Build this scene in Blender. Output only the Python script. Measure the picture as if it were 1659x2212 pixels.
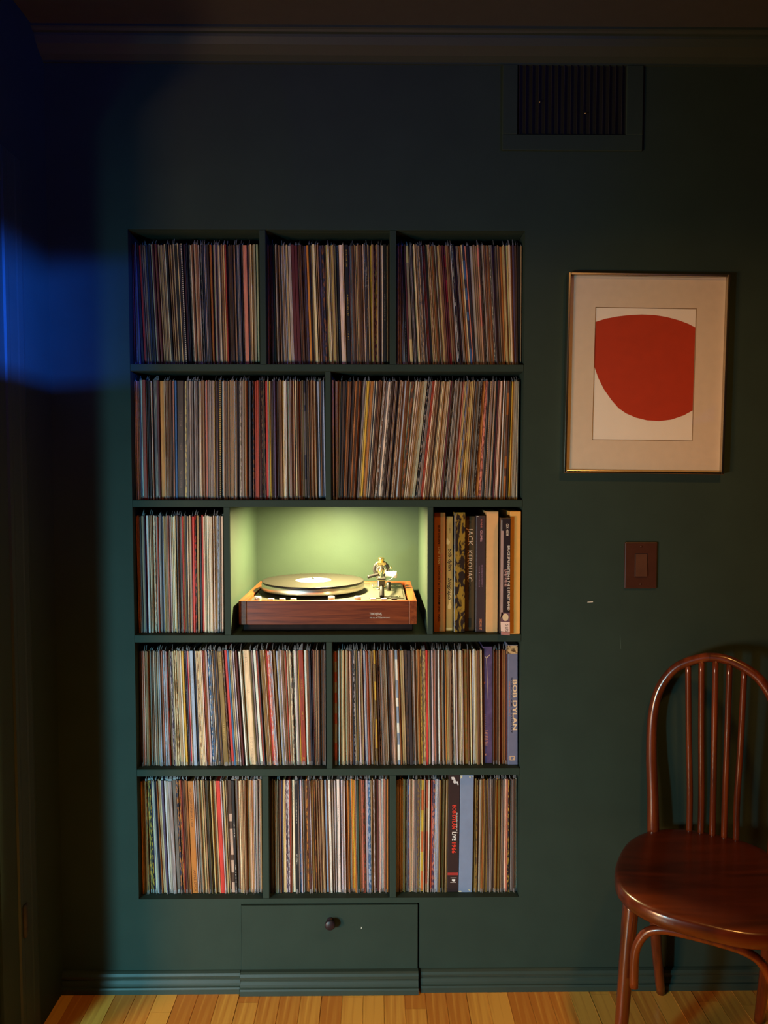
import bpy, bmesh, math, random, re
from mathutils import Vector, Matrix, Euler

# ------------------------------------------------------------------ scene, camera, light
S = bpy.context.scene
for o in list(bpy.data.objects):
    bpy.data.objects.remove(o, do_unlink=True)
COL = S.collection
R = math.radians
PITCH, YAW = R(2.8), R(0.6)
EYE = Vector((0.0, -1.95, 1.395))
FPX = 2212 * 26 / 36.0

cam_d = bpy.data.cameras.new('camera')
cam_d.sensor_fit = 'VERTICAL'
cam_d.sensor_height = 36.0
cam_d.lens = 26.0
cam_d.clip_start = 0.02
cam = bpy.data.objects.new('camera', cam_d)
cam.location = EYE
cam.rotation_euler = Euler((math.pi / 2 - PITCH, 0, -YAW))
COL.objects.link(cam)
S.camera = cam

S.view_settings.view_transform = 'Standard'
S.view_settings.look = 'None'
S.view_settings.gamma = 1.0
S.view_settings.use_curve_mapping = False
S.view_settings.exposure = 0.0

W = bpy.data.worlds.new('world')
S.world = W
W.use_nodes = True
W.node_tree.nodes['Background'].inputs[0].default_value = (0.01, 0.04, 0.20, 1)
W.node_tree.nodes['Background'].inputs[1].default_value = 1.0


def area(name, loc, target, size, power, color, size_y=None, spread=180, disk=False):
    d = bpy.data.lights.new(name, 'AREA')
    d.energy = power
    d.color = color
    d.shape = 'DISK' if disk else ('RECTANGLE' if size_y else 'SQUARE')
    d.size = size
    if size_y:
        d.size_y = size_y
    d.spread = R(spread)
    o = bpy.data.objects.new(name, d)
    o.location = loc
    o.rotation_euler = (Vector(target) - Vector(loc)).to_track_quat('-Z', 'Y').to_euler()
    COL.objects.link(o)
    return o


# cool daylight through the doorway in the wall beside the shelves
area('daylight_doorway', (-1.62, -2.30, 0.72), (-1.12, -1.60, -0.24), 0.22, 86.0, (0.27, 0.80, 1.0), size_y=0.7, spread=170)
# deep blue evening light through an added slit in the unseen chair-side wall
area('evening_sky', (4.40, -5.20, 1.86), (-0.80, 0.0, 1.80), 0.25, 360.0, (0.008, 0.11, 1.0), size_y=0.035, spread=60)
# added blue fill with no source of its own, tints the far upper corner
area('blue_corner_fill', (2.05, -2.60, 2.20), (-0.85, -0.10, 2.45), 0.25, 1.9, (0.01, 0.10, 1.0), spread=45)
# warm lamp low in the next room, shining through the doorway
area('room_lamp', (-2.20, -2.05, 0.66), (-1.10, -1.00, -0.50), 0.50, 84.0, (1.0, 0.48, 0.20), spread=180)
area('ceiling_downlight', (0.80, -1.20, 2.49), (0.80, -1.20, 0.0), 0.18, 12.2, (1.0, 0.47, 0.11), disk=True, spread=140)
# small warm lamp under the shelf above the turntable
area('niche_lamp', (-0.13, 0.19, 1.308), (-0.13, 0.19, 0.5), 0.05, 38.0, (0.92, 0.76, 0.33), disk=True)


# ------------------------------------------------------------------ measuring helpers
_fw = cam.rotation_euler.to_matrix()
def ray(px, py):
    return _fw @ Vector(((px - 829.5) / FPX, (1106 - py) / FPX, -1.0))
def at_y(px, py, y):
    d = ray(px, py)
    return EYE + d * ((y - EYE.y) / d.y)
def at_z(px, py, z):
    d = ray(px, py)
    return EYE + d * ((z - EYE.z) / d.z)


# ------------------------------------------------------------------ materials
def srgb(h, a=1.0):
    if isinstance(h, (tuple, list)):
        c = [v / 255 for v in h]
    else:
        c = [int(h[i:i + 2], 16) / 255 for i in (0, 2, 4)]
    return tuple((v / 12.92 if v <= 0.04045 else ((v + 0.055) / 1.055) ** 2.4) for v in c) + (a,)


def mat(name, color, rough=0.5, metal=0.0, noise=0.0, nscale=30, bump=0.0, bscale=200, coat=0.0, spec=0.5):
    m = bpy.data.materials.new(name)
    m.use_nodes = True
    nt = m.node_tree
    b = nt.nodes['Principled BSDF']
    b.inputs['Base Color'].default_value = color if len(color) == 4 else tuple(color) + (1,)
    b.inputs['Roughness'].default_value = rough
    b.inputs['Metallic'].default_value = metal
    b.inputs['Coat Weight'].default_value = coat
    b.inputs['Coat Roughness'].default_value = 0.12
    b.inputs['Specular IOR Level'].default_value = spec
    tc = nt.nodes.new('ShaderNodeTexCoord')
    if noise:
        n = nt.nodes.new('ShaderNodeTexNoise')
        n.inputs['Scale'].default_value = nscale
        n.inputs['Detail'].default_value = 4
        nt.links.new(tc.outputs['Object'], n.inputs['Vector'])
        mr = nt.nodes.new('ShaderNodeMapRange')
        mr.inputs[1].default_value = 0.3
        mr.inputs[2].default_value = 0.7
        mr.inputs[3].default_value = 1 - noise
        mr.inputs[4].default_value = 1 + noise
        nt.links.new(n.outputs['Fac'], mr.inputs[0])
        mx = nt.nodes.new('ShaderNodeMix')
        mx.data_type = 'RGBA'
        mx.blend_type = 'MULTIPLY'
        mx.inputs[0].default_value = 1.0
        mx.inputs[6].default_value = b.inputs['Base Color'].default_value
        nt.links.new(mr.outputs[0], mx.inputs[7])
        nt.links.new(mx.outputs[2], b.inputs['Base Color'])
    if bump:
        n2 = nt.nodes.new('ShaderNodeTexNoise')
        n2.inputs['Scale'].default_value = bscale
        n2.inputs['Detail'].default_value = 3
        nt.links.new(tc.outputs['Object'], n2.inputs['Vector'])
        bp = nt.nodes.new('ShaderNodeBump')
        bp.inputs['Strength'].default_value = bump
        bp.inputs['Distance'].default_value = 0.002
        nt.links.new(n2.outputs['Fac'], bp.inputs['Height'])
        nt.links.new(bp.outputs['Normal'], b.inputs['Normal'])
    return m


def wood(name, dark, light, axis='X', scale=6.0, stretch=14.0, rough=0.4, coat=0.0, rand=0.0):
    m = bpy.data.materials.new(name)
    m.use_nodes = True
    nt = m.node_tree
    b = nt.nodes['Principled BSDF']
    b.inputs['Roughness'].default_value = rough
    b.inputs['Coat Weight'].default_value = coat
    b.inputs['Coat Roughness'].default_value = 0.15
    tc = nt.nodes.new('ShaderNodeTexCoord')
    mp = nt.nodes.new('ShaderNodeMapping')
    sc = [stretch] * 3
    sc['XYZ'.index(axis)] = 1.0
    mp.inputs['Scale'].default_value = [v * scale for v in sc]
    nt.links.new(tc.outputs['Object'], mp.inputs['Vector'])
    n = nt.nodes.new('ShaderNodeTexNoise')
    n.inputs['Scale'].default_value = 1.0
    n.inputs['Detail'].default_value = 6
    n.inputs['Distortion'].default_value = 0.6
    nt.links.new(mp.outputs[0], n.inputs['Vector'])
    oi = nt.nodes.new('ShaderNodeObjectInfo')
    ad = nt.nodes.new('ShaderNodeMath')
    ad.operation = 'MULTIPLY_ADD'
    ad.inputs[1].default_value = rand
    nt.links.new(oi.outputs['Random'], ad.inputs[0])
    nt.links.new(n.outputs['Fac'], ad.inputs[2])
    sb = nt.nodes.new('ShaderNodeMath')
    sb.operation = 'SUBTRACT'
    sb.inputs[1].default_value = rand / 2
    nt.links.new(ad.outputs[0], sb.inputs[0])
    cr = nt.nodes.new('ShaderNodeValToRGB')
    cr.color_ramp.elements[0].position = 0.3
    cr.color_ramp.elements[0].color = dark
    cr.color_ramp.elements[1].position = 0.7
    cr.color_ramp.elements[1].color = light
    nt.links.new(sb.outputs[0], cr.inputs[0])
    nt.links.new(cr.outputs[0], b.inputs['Base Color'])
    return m


PAINT = (0.0240, 0.0405, 0.0295, 1)
M = {}
M['paint'] = mat('dark_green_paint', PAINT, 0.68, noise=0.07, nscale=9, bump=0.05, bscale=220, spec=0.2)
M['trim'] = mat('dark_green_gloss_paint', PAINT, 0.55, noise=0.05, nscale=14, bump=0.08, bscale=150)
M['ceil'] = mat('ceiling_paint', (0.05, 0.055, 0.05, 1), 0.7, noise=0.05)
M['black'] = mat('black_plastic', (0.012, 0.010, 0.013, 1), 0.4, noise=0.1)
M['void_black'] = mat('black_void', (0.004, 0.004, 0.004, 1), 0.9)  # near-black stands in for the shade inside recesses and hidden backs
M['slat'] = mat('dusty_black_metal', (0.011, 0.007, 0.011, 1), 0.8, noise=0.4, nscale=120)
M['switch'] = mat('brown_bakelite', (0.055, 0.018, 0.010, 1), 0.35, noise=0.1)
M['rocker'] = mat('brown_rocker', (0.085, 0.034, 0.018, 1), 0.4, noise=0.1)
M['plinth'] = wood('mahogany_veneer', srgb('5A2410'), srgb('8E4420'), 'X', 8, 16, 0.35, 0.3)
M['plinth_y'] = wood('mahogany_rail', srgb('6A2C12'), srgb('9A4C22'), 'Y', 8, 16, 0.35, 0.3)
M['base'] = mat('black_base', (0.020, 0.013, 0.012, 1), 0.8, noise=0.2, spec=0.15)
M['deck'] = mat('satin_metal_deck', (0.10, 0.095, 0.08, 1), 0.36, 0.6, noise=0.05)
M['deck2'] = mat('armboard', (0.085, 0.08, 0.065, 1), 0.4, 0.5, noise=0.05)
M['steel'] = mat('polished_aluminium', (0.55, 0.53, 0.50, 1), 0.40, 1.0)
M['steel2'] = mat('satin_chrome', (0.75, 0.72, 0.66, 1), 0.15, 1.0)
M['vinyl'] = mat('black_vinyl', (0.014, 0.012, 0.011, 1), 0.36, noise=0.05, spec=0.3)
M['paper'] = mat('white_label_paper', (0.80, 0.78, 0.72, 1), 0.6, noise=0.03)
M['knob'] = mat('pale_knob', (0.62, 0.58, 0.52, 1), 0.3, 0.2)
M['whitepl'] = mat('white_plastic', (0.72, 0.70, 0.66, 1), 0.35)
M['brass'] = mat('brass', (0.75, 0.55, 0.25, 1), 0.25, 1.0)
M['framemetal'] = mat('thin_metal_frame', (0.52, 0.46, 0.36, 1), 0.24, 1.0, noise=0.05)
M['mat'] = mat('cream_mat_board', srgb('D8C4AA'), 0.8, noise=0.03, nscale=60)
M['matcut'] = mat('mat_bevel', srgb('8E7450'), 0.8)
M['print'] = mat('print_paper', srgb('F0E4D2'), 0.8, noise=0.02)
M['redink'] = mat('red_ink', srgb('B53210'), 0.7, noise=0.05, nscale=40)
M['chairwood'] = wood('bentwood_stain', srgb('3A1508'), srgb('6C2E10'), 'Z', 5, 12, 0.28, 0.5)
M['seatwood'] = wood('seat_stain', srgb('361207'), srgb('54200B'), 'X', 4, 8, 0.28, 0.4)
M['plank'] = wood('oak_plank', srgb('CC7C2A'), srgb('F0AC46'), 'Y', 3.0, 26, 0.36, 0.12, rand=0.55)
M['gap'] = mat('floor_gap', (0.02, 0.012, 0.006, 1), 0.9)
M['chip'] = mat('bare_plaster', (0.6, 0.58, 0.5, 1), 0.8)


def film_mat():
    m = bpy.data.materials.new('clear_plastic_film')
    m.use_nodes = True
    nt = m.node_tree
    b = nt.nodes['Principled BSDF']
    b.inputs['Base Color'].default_value = (0.42, 0.40, 0.40, 1)
    b.inputs['Roughness'].default_value = 0.3
    b.inputs['Alpha'].default_value = 0.34
    return m
M['film'] = film_mat()


def glass_mat():
    m = bpy.data.materials.new('picture_glass')
    m.use_nodes = True
    nt = m.node_tree
    nt.nodes.remove(nt.nodes['Principled BSDF'])
    out = nt.nodes['Material Output']
    mx = nt.nodes.new('ShaderNodeMixShader')
    tr = nt.nodes.new('ShaderNodeBsdfTransparent')
    gl = nt.nodes.new('ShaderNodeBsdfGlossy')
    gl.inputs['Roughness'].default_value = 0.03
    fr = nt.nodes.new('ShaderNodeLayerWeight')
    pw = nt.nodes.new('ShaderNodeMath')
    pw.operation = 'POWER'
    pw.inputs[1].default_value = 5.0
    ma = nt.nodes.new('ShaderNodeMath')
    ma.operation = 'MULTIPLY_ADD'
    ma.inputs[1].default_value = 0.9
    ma.inputs[2].default_value = 0.03
    nt.links.new(fr.outputs['Facing'], pw.inputs[0])
    nt.links.new(pw.outputs[0], ma.inputs[0])
    nt.links.new(ma.outputs[0], mx.inputs[0])
    nt.links.new(tr.outputs[0], mx.inputs[1])
    nt.links.new(gl.outputs[0], mx.inputs[2])
    nt.links.new(mx.outputs[0], out.inputs['Surface'])
    return m
M['glass'] = glass_mat()


def spine_mat():
    """Printed card of record sleeves: base and mark colours, style and seed come from each sleeve's own attributes."""
    m = bpy.data.materials.new('printed_sleeve_card')
    m.use_nodes = True
    nt = m.node_tree
    L = nt.links.new
    N = nt.nodes.new
    b = nt.nodes['Principled BSDF']
    def attr(n):
        a = N('ShaderNodeAttribute')
        a.attribute_name = n
        return a
    def math_(op, a, c=None, d=None):
        x = N('ShaderNodeMath')
        x.operation = op
        for i, v in enumerate((a, c, d)):
            if v is None:
                continue
            if isinstance(v, (int, float)):
                x.inputs[i].default_value = v
            else:
                L(v, x.inputs[i])
        return x.outputs[0]
    base, mark = attr('base').outputs['Color'], attr('mark').outputs['Color']
    style, seed = attr('style').outputs['Fac'], attr('seed').outputs['Fac']
    uv = N('ShaderNodeUVMap')
    uv.uv_map = 'uv'
    sp = N('ShaderNodeSeparateXYZ')
    L(uv.outputs[0], sp.inputs[0])
    u, v = sp.outputs[0], sp.outputs[1]
    def noise(ua, va, seedmul, detail=2):
        c = N('ShaderNodeCombineXYZ')
        L(math_('MULTIPLY', u, ua), c.inputs[0])
        L(math_('MULTIPLY', v, va), c.inputs[1])
        L(math_('MULTIPLY', seed, seedmul), c.inputs[2])
        n = N('ShaderNodeTexNoise')
        n.inputs['Scale'].default_value = 1.0
        n.inputs['Detail'].default_value = detail
        L(c.outputs[0], n.inputs['Vector'])
        return n.outputs['Fac']
    def is_style(k):
        return math_('COMPARE', style, float(k), 0.3)
    centre = math_('LESS_THAN', math_('ABSOLUTE', math_('SUBTRACT', u, 0.5)), 0.17)
    dash = math_('GREATER_THAN', noise(0, 170, 91.0, 0), 0.5)
    seg = math_('GREATER_THAN', noise(0, 5, 57.0, 0), 0.54)
    text = math_('MULTIPLY', math_('MULTIPLY', math_('MULTIPLY', math_('MULTIPLY', centre, dash), seg), is_style(1)), math_('GREATER_THAN', noise(9, 170, 43.0, 0), 0.46))
    mott = math_('MULTIPLY', math_('GREATER_THAN', noise(1.6, 26, 33.0, 4), 0.52), is_style(2))
    rope = math_('MULTIPLY', math_('MULTIPLY', math_('GREATER_THAN', math_('FRACT', math_('MULTIPLY', v, 62)), 0.45),
                                   math_('LESS_THAN', math_('ABSOLUTE', math_('SUBTRACT', u, 0.5)), 0.36)), is_style(3))
    strk = N('ShaderNodeMapRange')
    L(noise(3.5, 5, 21.0, 4), strk.inputs[0])
    strk.inputs[1].default_value = 0.5
    strk.inputs[2].default_value = 0.72
    painted_sheen = math_('MULTIPLY', strk.outputs[0], is_style(4))  # glints on plastic, painted into the colour as pale streaks
    blk = math_('MULTIPLY', math_('GREATER_THAN', noise(0, 5.5, 77.0, 0), 0.5), is_style(5))
    mask = math_('MINIMUM', math_('ADD', math_('ADD', math_('ADD', text, mott), math_('ADD', rope, painted_sheen)), blk), 1.0)
    mx = N('ShaderNodeMix')
    mx.data_type = 'RGBA'
    L(math_('MULTIPLY', mask, 0.72), mx.inputs[0])
    L(base, mx.inputs[6])
    L(mark, mx.inputs[7])
    wear = N('ShaderNodeMapRange')
    L(math_('ADD', math_('MULTIPLY', noise(2.2, 7, 11.0, 5), 0.5), math_('MULTIPLY', noise(7.0, 0.8, 19.0, 2), 0.5)), wear.inputs[0])
    wear.inputs[1].default_value = 0.34
    wear.inputs[2].default_value = 0.66
    wear.inputs[3].default_value = 0.55
    wear.inputs[4].default_value = 1.25
    m2 = N('ShaderNodeMix')
    m2.data_type = 'RGBA'
    m2.blend_type = 'MULTIPLY'
    m2.inputs[0].default_value = 1
    L(mx.outputs[2], m2.inputs[6])
    L(wear.outputs[0], m2.inputs[7])
    L(m2.outputs[2], b.inputs['Base Color'])
    L(math_('SUBTRACT', 0.55, math_('MULTIPLY', is_style(4), 0.3)), b.inputs['Roughness'])
    return m
M['sleeve'] = spine_mat()


# ------------------------------------------------------------------ mesh helpers
class MB:
    def __init__(s):
        s.v, s.f, s.sm = [], [], []
    def add(s, vs, fs, smooth=False):
        n = len(s.v)
        s.v += [tuple(p) for p in vs]
        s.f += [tuple(i + n for i in q) for q in fs]
        s.sm += [smooth] * len(fs)
        return s
    def box(s, a, b):
        (x0, y0, z0), (x1, y1, z1) = a, b
        return s.add([(x0, y0, z0), (x1, y0, z0), (x1, y1, z0), (x0, y1, z0), (x0, y0, z1), (x1, y0, z1), (x1, y1, z1), (x0, y1, z1)],
                     [(0, 3, 2, 1), (4, 5, 6, 7), (0, 1, 5, 4), (1, 2, 6, 5), (2, 3, 7, 6), (3, 0, 4, 7)])
    def bbox(s, a, b, w=0.002, seg=2):
        bm = bmesh.new()
        bmesh.ops.create_cube(bm, size=1)
        for v in bm.verts:
            v.co = Vector([(a[i] + b[i]) / 2 + v.co[i] * (b[i] - a[i]) for i in range(3)])
        bmesh.ops.bevel(bm, geom=bm.edges[:], offset=w, segments=seg, profile=0.5, affect='EDGES')
        bm.verts.index_update()
        s.add([v.co[:] for v in bm.verts], [[v.index for v in f.verts] for f in bm.faces])
        bm.free()
        return s
    def prism(s, prof, axis, a, b, smooth=False):
        """profile of (p, q) points swept along axis from a to b"""
        n = len(prof)
        def P(p, q, t):
            return {'x': (t, p, q), 'y': (p, t, q), 'z': (p, q, t)}[axis]
        vs = [P(p, q, a) for p, q in prof] + [P(p, q, b) for p, q in prof]
        fs = [(i, (i + 1) % n, (i + 1) % n + n, i + n) for i in range(n)]
        s.add(vs, fs, smooth)
        return s.add(vs, [tuple(range(n - 1, -1, -1)), tuple(range(n, 2 * n))])
    def lathe(s, prof, c, axis=Vector((0, 0, 1)), seg=32, smooth=True):
        """profile of (radius, height) about an axis through c"""
        axis = Vector(axis).normalized()
        e1 = axis.orthogonal().normalized()
        e2 = axis.cross(e1)
        c = Vector(c)
        vs = []
        for r, h in prof:
            for k in range(seg):
                t = 2 * math.pi * k / seg
                vs.append(c + axis * h + (e1 * math.cos(t) + e2 * math.sin(t)) * r)
        fs = []
        for j in range(len(prof) - 1):
            for k in range(seg):
                k2 = (k + 1) % seg
                fs.append((j * seg + k, j * seg + k2, (j + 1) * seg + k2, (j + 1) * seg + k))
        s.add(vs, fs, smooth)
        caps = []
        if prof[0][0] > 1e-6:
            caps.append(tuple(range(seg - 1, -1, -1)))
        if prof[-1][0] > 1e-6:
            caps.append(tuple((len(prof) - 1) * seg + k for k in range(seg)))
        if caps:
            s.add(vs, caps)
        return s
    def tube(s, pts, rad, seg=14, closed=False, sub=6):
        pts = [Vector(p) for p in pts]
        rad = rad if isinstance(rad, (list, tuple)) else [rad] * len(pts)
        P, Q = [], []
        n = len(pts)
        last = n if closed else n - 1
        for i in range(last):
            p1, p2 = pts[i], pts[(i + 1) % n]
            p0 = pts[i - 1] if (i > 0 or closed) else p1 * 2 - p2
            p3 = pts[(i + 2) % n] if (i + 2 < n or closed) else p2 * 2 - p1
            for k in range(sub):
                t = k / sub
                P.append(0.5 * ((2 * p1) + (p2 - p0) * t + (2 * p0 - 5 * p1 + 4 * p2 - p3) * t * t + (3 * p1 - p0 - 3 * p2 + p3) * t ** 3))
                Q.append(rad[i] * (1 - t) + rad[(i + 1) % n] * t)
        if not closed:
            P.append(pts[-1])
            Q.append(rad[-1])
        m = len(P)
        vs = []
        e = None
        for i in range(m):
            if closed:
                d = (P[(i + 1) % m] - P[i - 1]).normalized()
            else:
                d = (P[min(i + 1, m - 1)] - P[max(i - 1, 0)]).normalized()
            if e is None:
                e = d.orthogonal().normalized()
            e = (e - d * e.dot(d)).normalized()
            g = d.cross(e)
            for k in range(seg):
                t = 2 * math.pi * k / seg
                vs.append(P[i] + (e * math.cos(t) + g * math.sin(t)) * Q[i])
        fs = []
        for i in range(m if closed else m - 1):
            for k in range(seg):
                k2 = (k + 1) % seg
                i2 = (i + 1) % m
                fs.append((i * seg + k, i * seg + k2, i2 * seg + k2, i2 * seg + k))
        s.add(vs, fs, True)
        if not closed:
            s.add(vs, [tuple(range(seg - 1, -1, -1)), tuple((m - 1) * seg + k for k in range(seg))])
        return s
    def build(s, name, material, parent=None, origin=(0, 0, 0), weld=True):
        o3 = Vector(origin)
        me = bpy.data.meshes.new(name)
        me.from_pydata([tuple(Vector(p) - o3) for p in s.v], [], s.f)
        me.polygons.foreach_set('use_smooth', s.sm)
        bm = bmesh.new()
        bm.from_mesh(me)
        bmesh.ops.remove_doubles(bm, verts=bm.verts, dist=1e-6)
        bmesh.ops.recalc_face_normals(bm, faces=bm.faces)
        bm.to_mesh(me)
        bm.free()
        me.materials.append(material)
        ob = bpy.data.objects.new(name, me)
        COL.objects.link(ob)
        if parent:
            ob.parent = parent
        else:
            ob.location = o3
        return ob


def tag(o, label=None, cat=None, group=None, kind=None):
    for k, v in (('label', label), ('category', cat), ('group', group), ('kind', kind)):
        if v:
            o[k] = v
    return o


def empty(name, loc):
    o = bpy.data.objects.new(name, None)
    o.location = loc
    o.empty_display_size = 0.05
    COL.objects.link(o)
    return o


def flat_text(name, string, material, parent, origin, start, run, up, length, height, shear=0.0, lift=0.00035, bold=0.0):
    """Printed lettering: starts at start, runs along the unit vector run for length; capitals rise along up to height."""
    cu = bpy.data.curves.new(name, 'FONT')
    cu.body = string
    cu.size = 1.0
    cu.shear = shear
    cu.offset = bold
    cu.resolution_u = 2
    tmp = bpy.data.objects.new('tmp_text', cu)
    COL.objects.link(tmp)
    bpy.context.view_layer.update()
    dg = bpy.context.evaluated_depsgraph_get()
    me = bpy.data.meshes.new_from_object(tmp.evaluated_get(dg))
    bpy.data.objects.remove(tmp, do_unlink=True)
    bpy.data.curves.remove(cu)
    xs = [v.co.x for v in me.vertices]
    x0, x1 = min(xs), max(xs)
    run, up, start, origin = Vector(run), Vector(up), Vector(start), Vector(origin)
    nrm = run.cross(up).normalized()
    sx, sy = length / (x1 - x0), height / 0.7
    for v in me.vertices:
        v.co = start - origin + run * ((v.co.x - x0) * sx) + up * (v.co.y * sy) + nrm * lift
    me.materials.clear()
    me.materials.append(material)
    o = bpy.data.objects.new(name, me)
    COL.objects.link(o)
    o.parent = parent
    return o


# ------------------------------------------------------------------ the room
NX0, NX1, NZ0, NZ1 = -0.6415, 0.387, 0.253, 2.031     # shelf opening in the wall
ND = 0.44                                             # its depth
WL, WR, CEIL = -0.848, 2.3, 2.505
DX0, DX1, DZ1 = -0.366, 0.1155, 0.2385                # drawer opening

def wall_with_holes(name, xs, zs, holes, y0, y1, m):
    mb = MB()
    def hole(i, j):
        cx, cz = (xs[i] + xs[i + 1]) / 2, (zs[j] + zs[j + 1]) / 2
        return any(a < cx < b and c < cz < d for a, b, c, d in holes)
    nx, nz = len(xs) - 1, len(zs) - 1
    solid = {(i, j) for i in range(nx) for j in range(nz) if not hole(i, j)}
    for i, j in solid:
        a, b, c, d = xs[i], xs[i + 1], zs[j], zs[j + 1]
        mb.add([(a, y0, c), (b, y0, c), (b, y0, d), (a, y0, d)], [(0, 1, 2, 3)])
        mb.add([(a, y1, c), (b, y1, c), (b, y1, d), (a, y1, d)], [(3, 2, 1, 0)])
        for di, dj, e in ((-1, 0, ((a, c), (a, d))), (1, 0, ((b, c), (b, d))), (0, -1, ((a, c), (b, c))), (0, 1, ((a, d), (b, d)))):
            if (i + di, j + dj) not in solid:
                (p, q), (r, t) = e
                mb.add([(p, y0, q), (r, y0, t), (r, y1, t), (p, y1, q)], [(0, 1, 2, 3)])
    return tag(mb.build(name, m), kind='structure')

wall_back = wall_with_holes('wall_back', [WL - 0.1, NX0, DX0, DX1, NX1, WR], [-0.02, DZ1, NZ0, NZ1, CEIL + 0.05],
                            [(NX0, NX1, NZ0, NZ1), (DX0, DX1, -1, DZ1)], 0.0, 0.02, M['paint'])

# wall with the doorway, seen edge-on beside the shelves
DOOR0, DOOR1, DOORH = -0.315, -1.72, 2.06
wl = MB()
wl.box((WL - 0.12, DOOR0, -0.02), (WL, 0.0, CEIL + 0.05))
wl.box((WL - 0.12, DOOR1, DOORH), (WL, DOOR0, CEIL + 0.05))
wl.box((WL - 0.12, -4.0, -0.02), (WL, DOOR1, CEIL + 0.05))
wall_left = tag(wl.build('wall_left', M['paint']), kind='structure')
# casing round the doorway
tc_ = MB()
prof = [(WL, -0.141), (WL + 0.003, -0.144), (WL + 0.005, -0.154), (WL + 0.005, -0.176), (WL + 0.004, -0.182), (WL + 0.004, -0.216), (WL + 0.005, -0.222), (WL + 0.005, -0.236), (WL, -0.238)]
tc_.prism(prof, 'z', 0.0, DOORH + 0.08)
trim_1 = tag(tc_.build('trim_1', M['trim']), kind='structure')
tc_ = MB().bbox((WL, DOOR1, DOORH), (WL + 0.005, -0.238, DOORH + 0.08), 0.003, 1)
tag(tc_.build('trim_2', M['trim']), kind='structure')
# the door leaf, swung open into the next room, with its hinge
dleaf = MB().bbox((WL - 0.80, -0.361, 0.008), (WL - 0.006, -0.319, DOORH - 0.01), 0.003, 1).build('door_1', M['trim'])
tag(dleaf, kind='structure')
hg = MB()
hg.lathe([(0.0, 0), (0.006, 0.001), (0.006, 0.024), (0.0055, 0.025), (0.006, 0.026), (0.006, 0.074), (0.004, 0.078), (0.0, 0.08)], (WL + 0.007, -0.222, 0.292), seg=12)
hg.box((WL + 0.0042, -0.220, 0.297), (WL + 0.0062, -0.204, 0.367))
hg.build('hinge', mat('tarnished_metal', (0.03, 0.028, 0.026, 1), 0.6, 0.2), trim_1)

# ceiling, far hall wall, wall behind the viewer
tag(MB().box((-2.7, -4.0, CEIL), (WR, 0.02, CEIL + 0.06)).build('ceiling', M['ceil']), kind='structure')
tag(MB().box((-2.75, -4.0, -0.02), (-2.7, 0.02, CEIL)).build('wall_hall', M['paint']), kind='structure')
TW = dict(x0=0.2, x1=0.66, z0=1.776, z1=1.902)
tag(MB().box((-2.7, -4.06, -0.02), (WR + 0.06, -4.0, CEIL)).build('wall_front', M['paint']), kind='structure')
SY0, SY1, SZ0, SZ1 = -3.70, -3.105, 1.770, 1.905       # unseen slit, shaped only to throw the blue band of light
wr = MB()
wr.box((WR, -4.0, -0.02), (WR + 0.06, 0.02, SZ0)).prism([(-4.0, 1.73), (-3.15, SZ1), (0.02, SZ1), (0.02, CEIL), (-4.0, CEIL)], 'x', WR, WR + 0.06)
wr.box((WR, -4.0, SZ0), (WR + 0.06, SY0, 1.80)).box((WR, SY1, SZ0), (WR + 0.06, 0.02, SZ1))
tag(wr.build('wall_right', M['paint']), kind='structure')

# cornice
cz = 2.447
pr = [(0.0, cz), (-0.006, cz), (-0.006, cz + 0.004), (-0.010, cz + 0.006), (-0.022, cz + 0.012), (-0.042, cz + 0.026), (-0.052, cz + 0.040), (-0.054, cz + 0.045), (-0.062, cz + 0.046), (-0.066, cz + 0.050), (-0.070, cz + 0.052), (-0.070, CEIL), (0.0, CEIL)]
tag(MB().prism(pr, 'x', WL, WR).build('trim_3', M['trim']), kind='structure')

# baseboards: a cove cap over a flat board and a shoe strip
BH = 0.056
def base_prof(h, out):
    return [(0.0, 0.0), (-out - 0.006, 0.0), (-out - 0.006, 0.013), (-out - 0.004, 0.017), (-out, 0.018), (-out, 0.021), (-out + 0.001, 0.026),
            (-out + 0.005, 0.032), (-out + 0.005, 0.036), (-out + 0.001, 0.040), (-out, h - 0.010), (-out + 0.003, h - 0.004), (-0.004, h - 0.001), (0.0, h)]
for nm, a, b in (('baseboard_left', WL, DX0 - 0.003), ('baseboard_right', DX1 + 0.004, WR)):
    tag(MB().prism(base_prof(BH, 0.013), 'x', a, b).build(nm, M['trim']), kind='structure')

# floor: slab with separate boards on it
tag(MB().box((-2.7, -4.0, -0.06), (WR, 0.02, -0.008)).build('floor', M['gap']), kind='structure')
floor = bpy.data.objects['floor']
rng = random.Random(5)
PW = 0.0555
near_ends = {9: -0.052, 14: -0.035, 17: -0.08, 21: -0.02, 26: -0.03, 27: -0.03, 31: -0.06, 5: -0.085, 23: -0.016, 33: -0.075}
plank_meshes = {}
x = WL - 0.02
k = 0
while x < 1.75:
    ys = [0.0]
    e = near_ends.get(k, -rng.uniform(0.15, 0.9))
    while ys[-1] > -3.3:
        ys.append(max(e, -3.4))
        e -= rng.uniform(0.6, 1.3)
    w = PW
    for a, b in zip(ys, ys[1:]):
        key = round(a - b, 2)
        ln = a - b
        if key not in plank_meshes:
            g = 0.0013
            o = MB().bbox((0, 0, -0.008), (w - g, -(ln - g), 0.0), 0.0004, 1).build('plank', M['plank'], floor)
            plank_meshes[key] = o.data
        else:
            o = bpy.data.objects.new('plank', plank_meshes[key])
            COL.objects.link(o)
            o.parent = floor
        o.location = (x, a, rng.uniform(-0.0006, 0.0))
    x += PW
    k += 1

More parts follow.
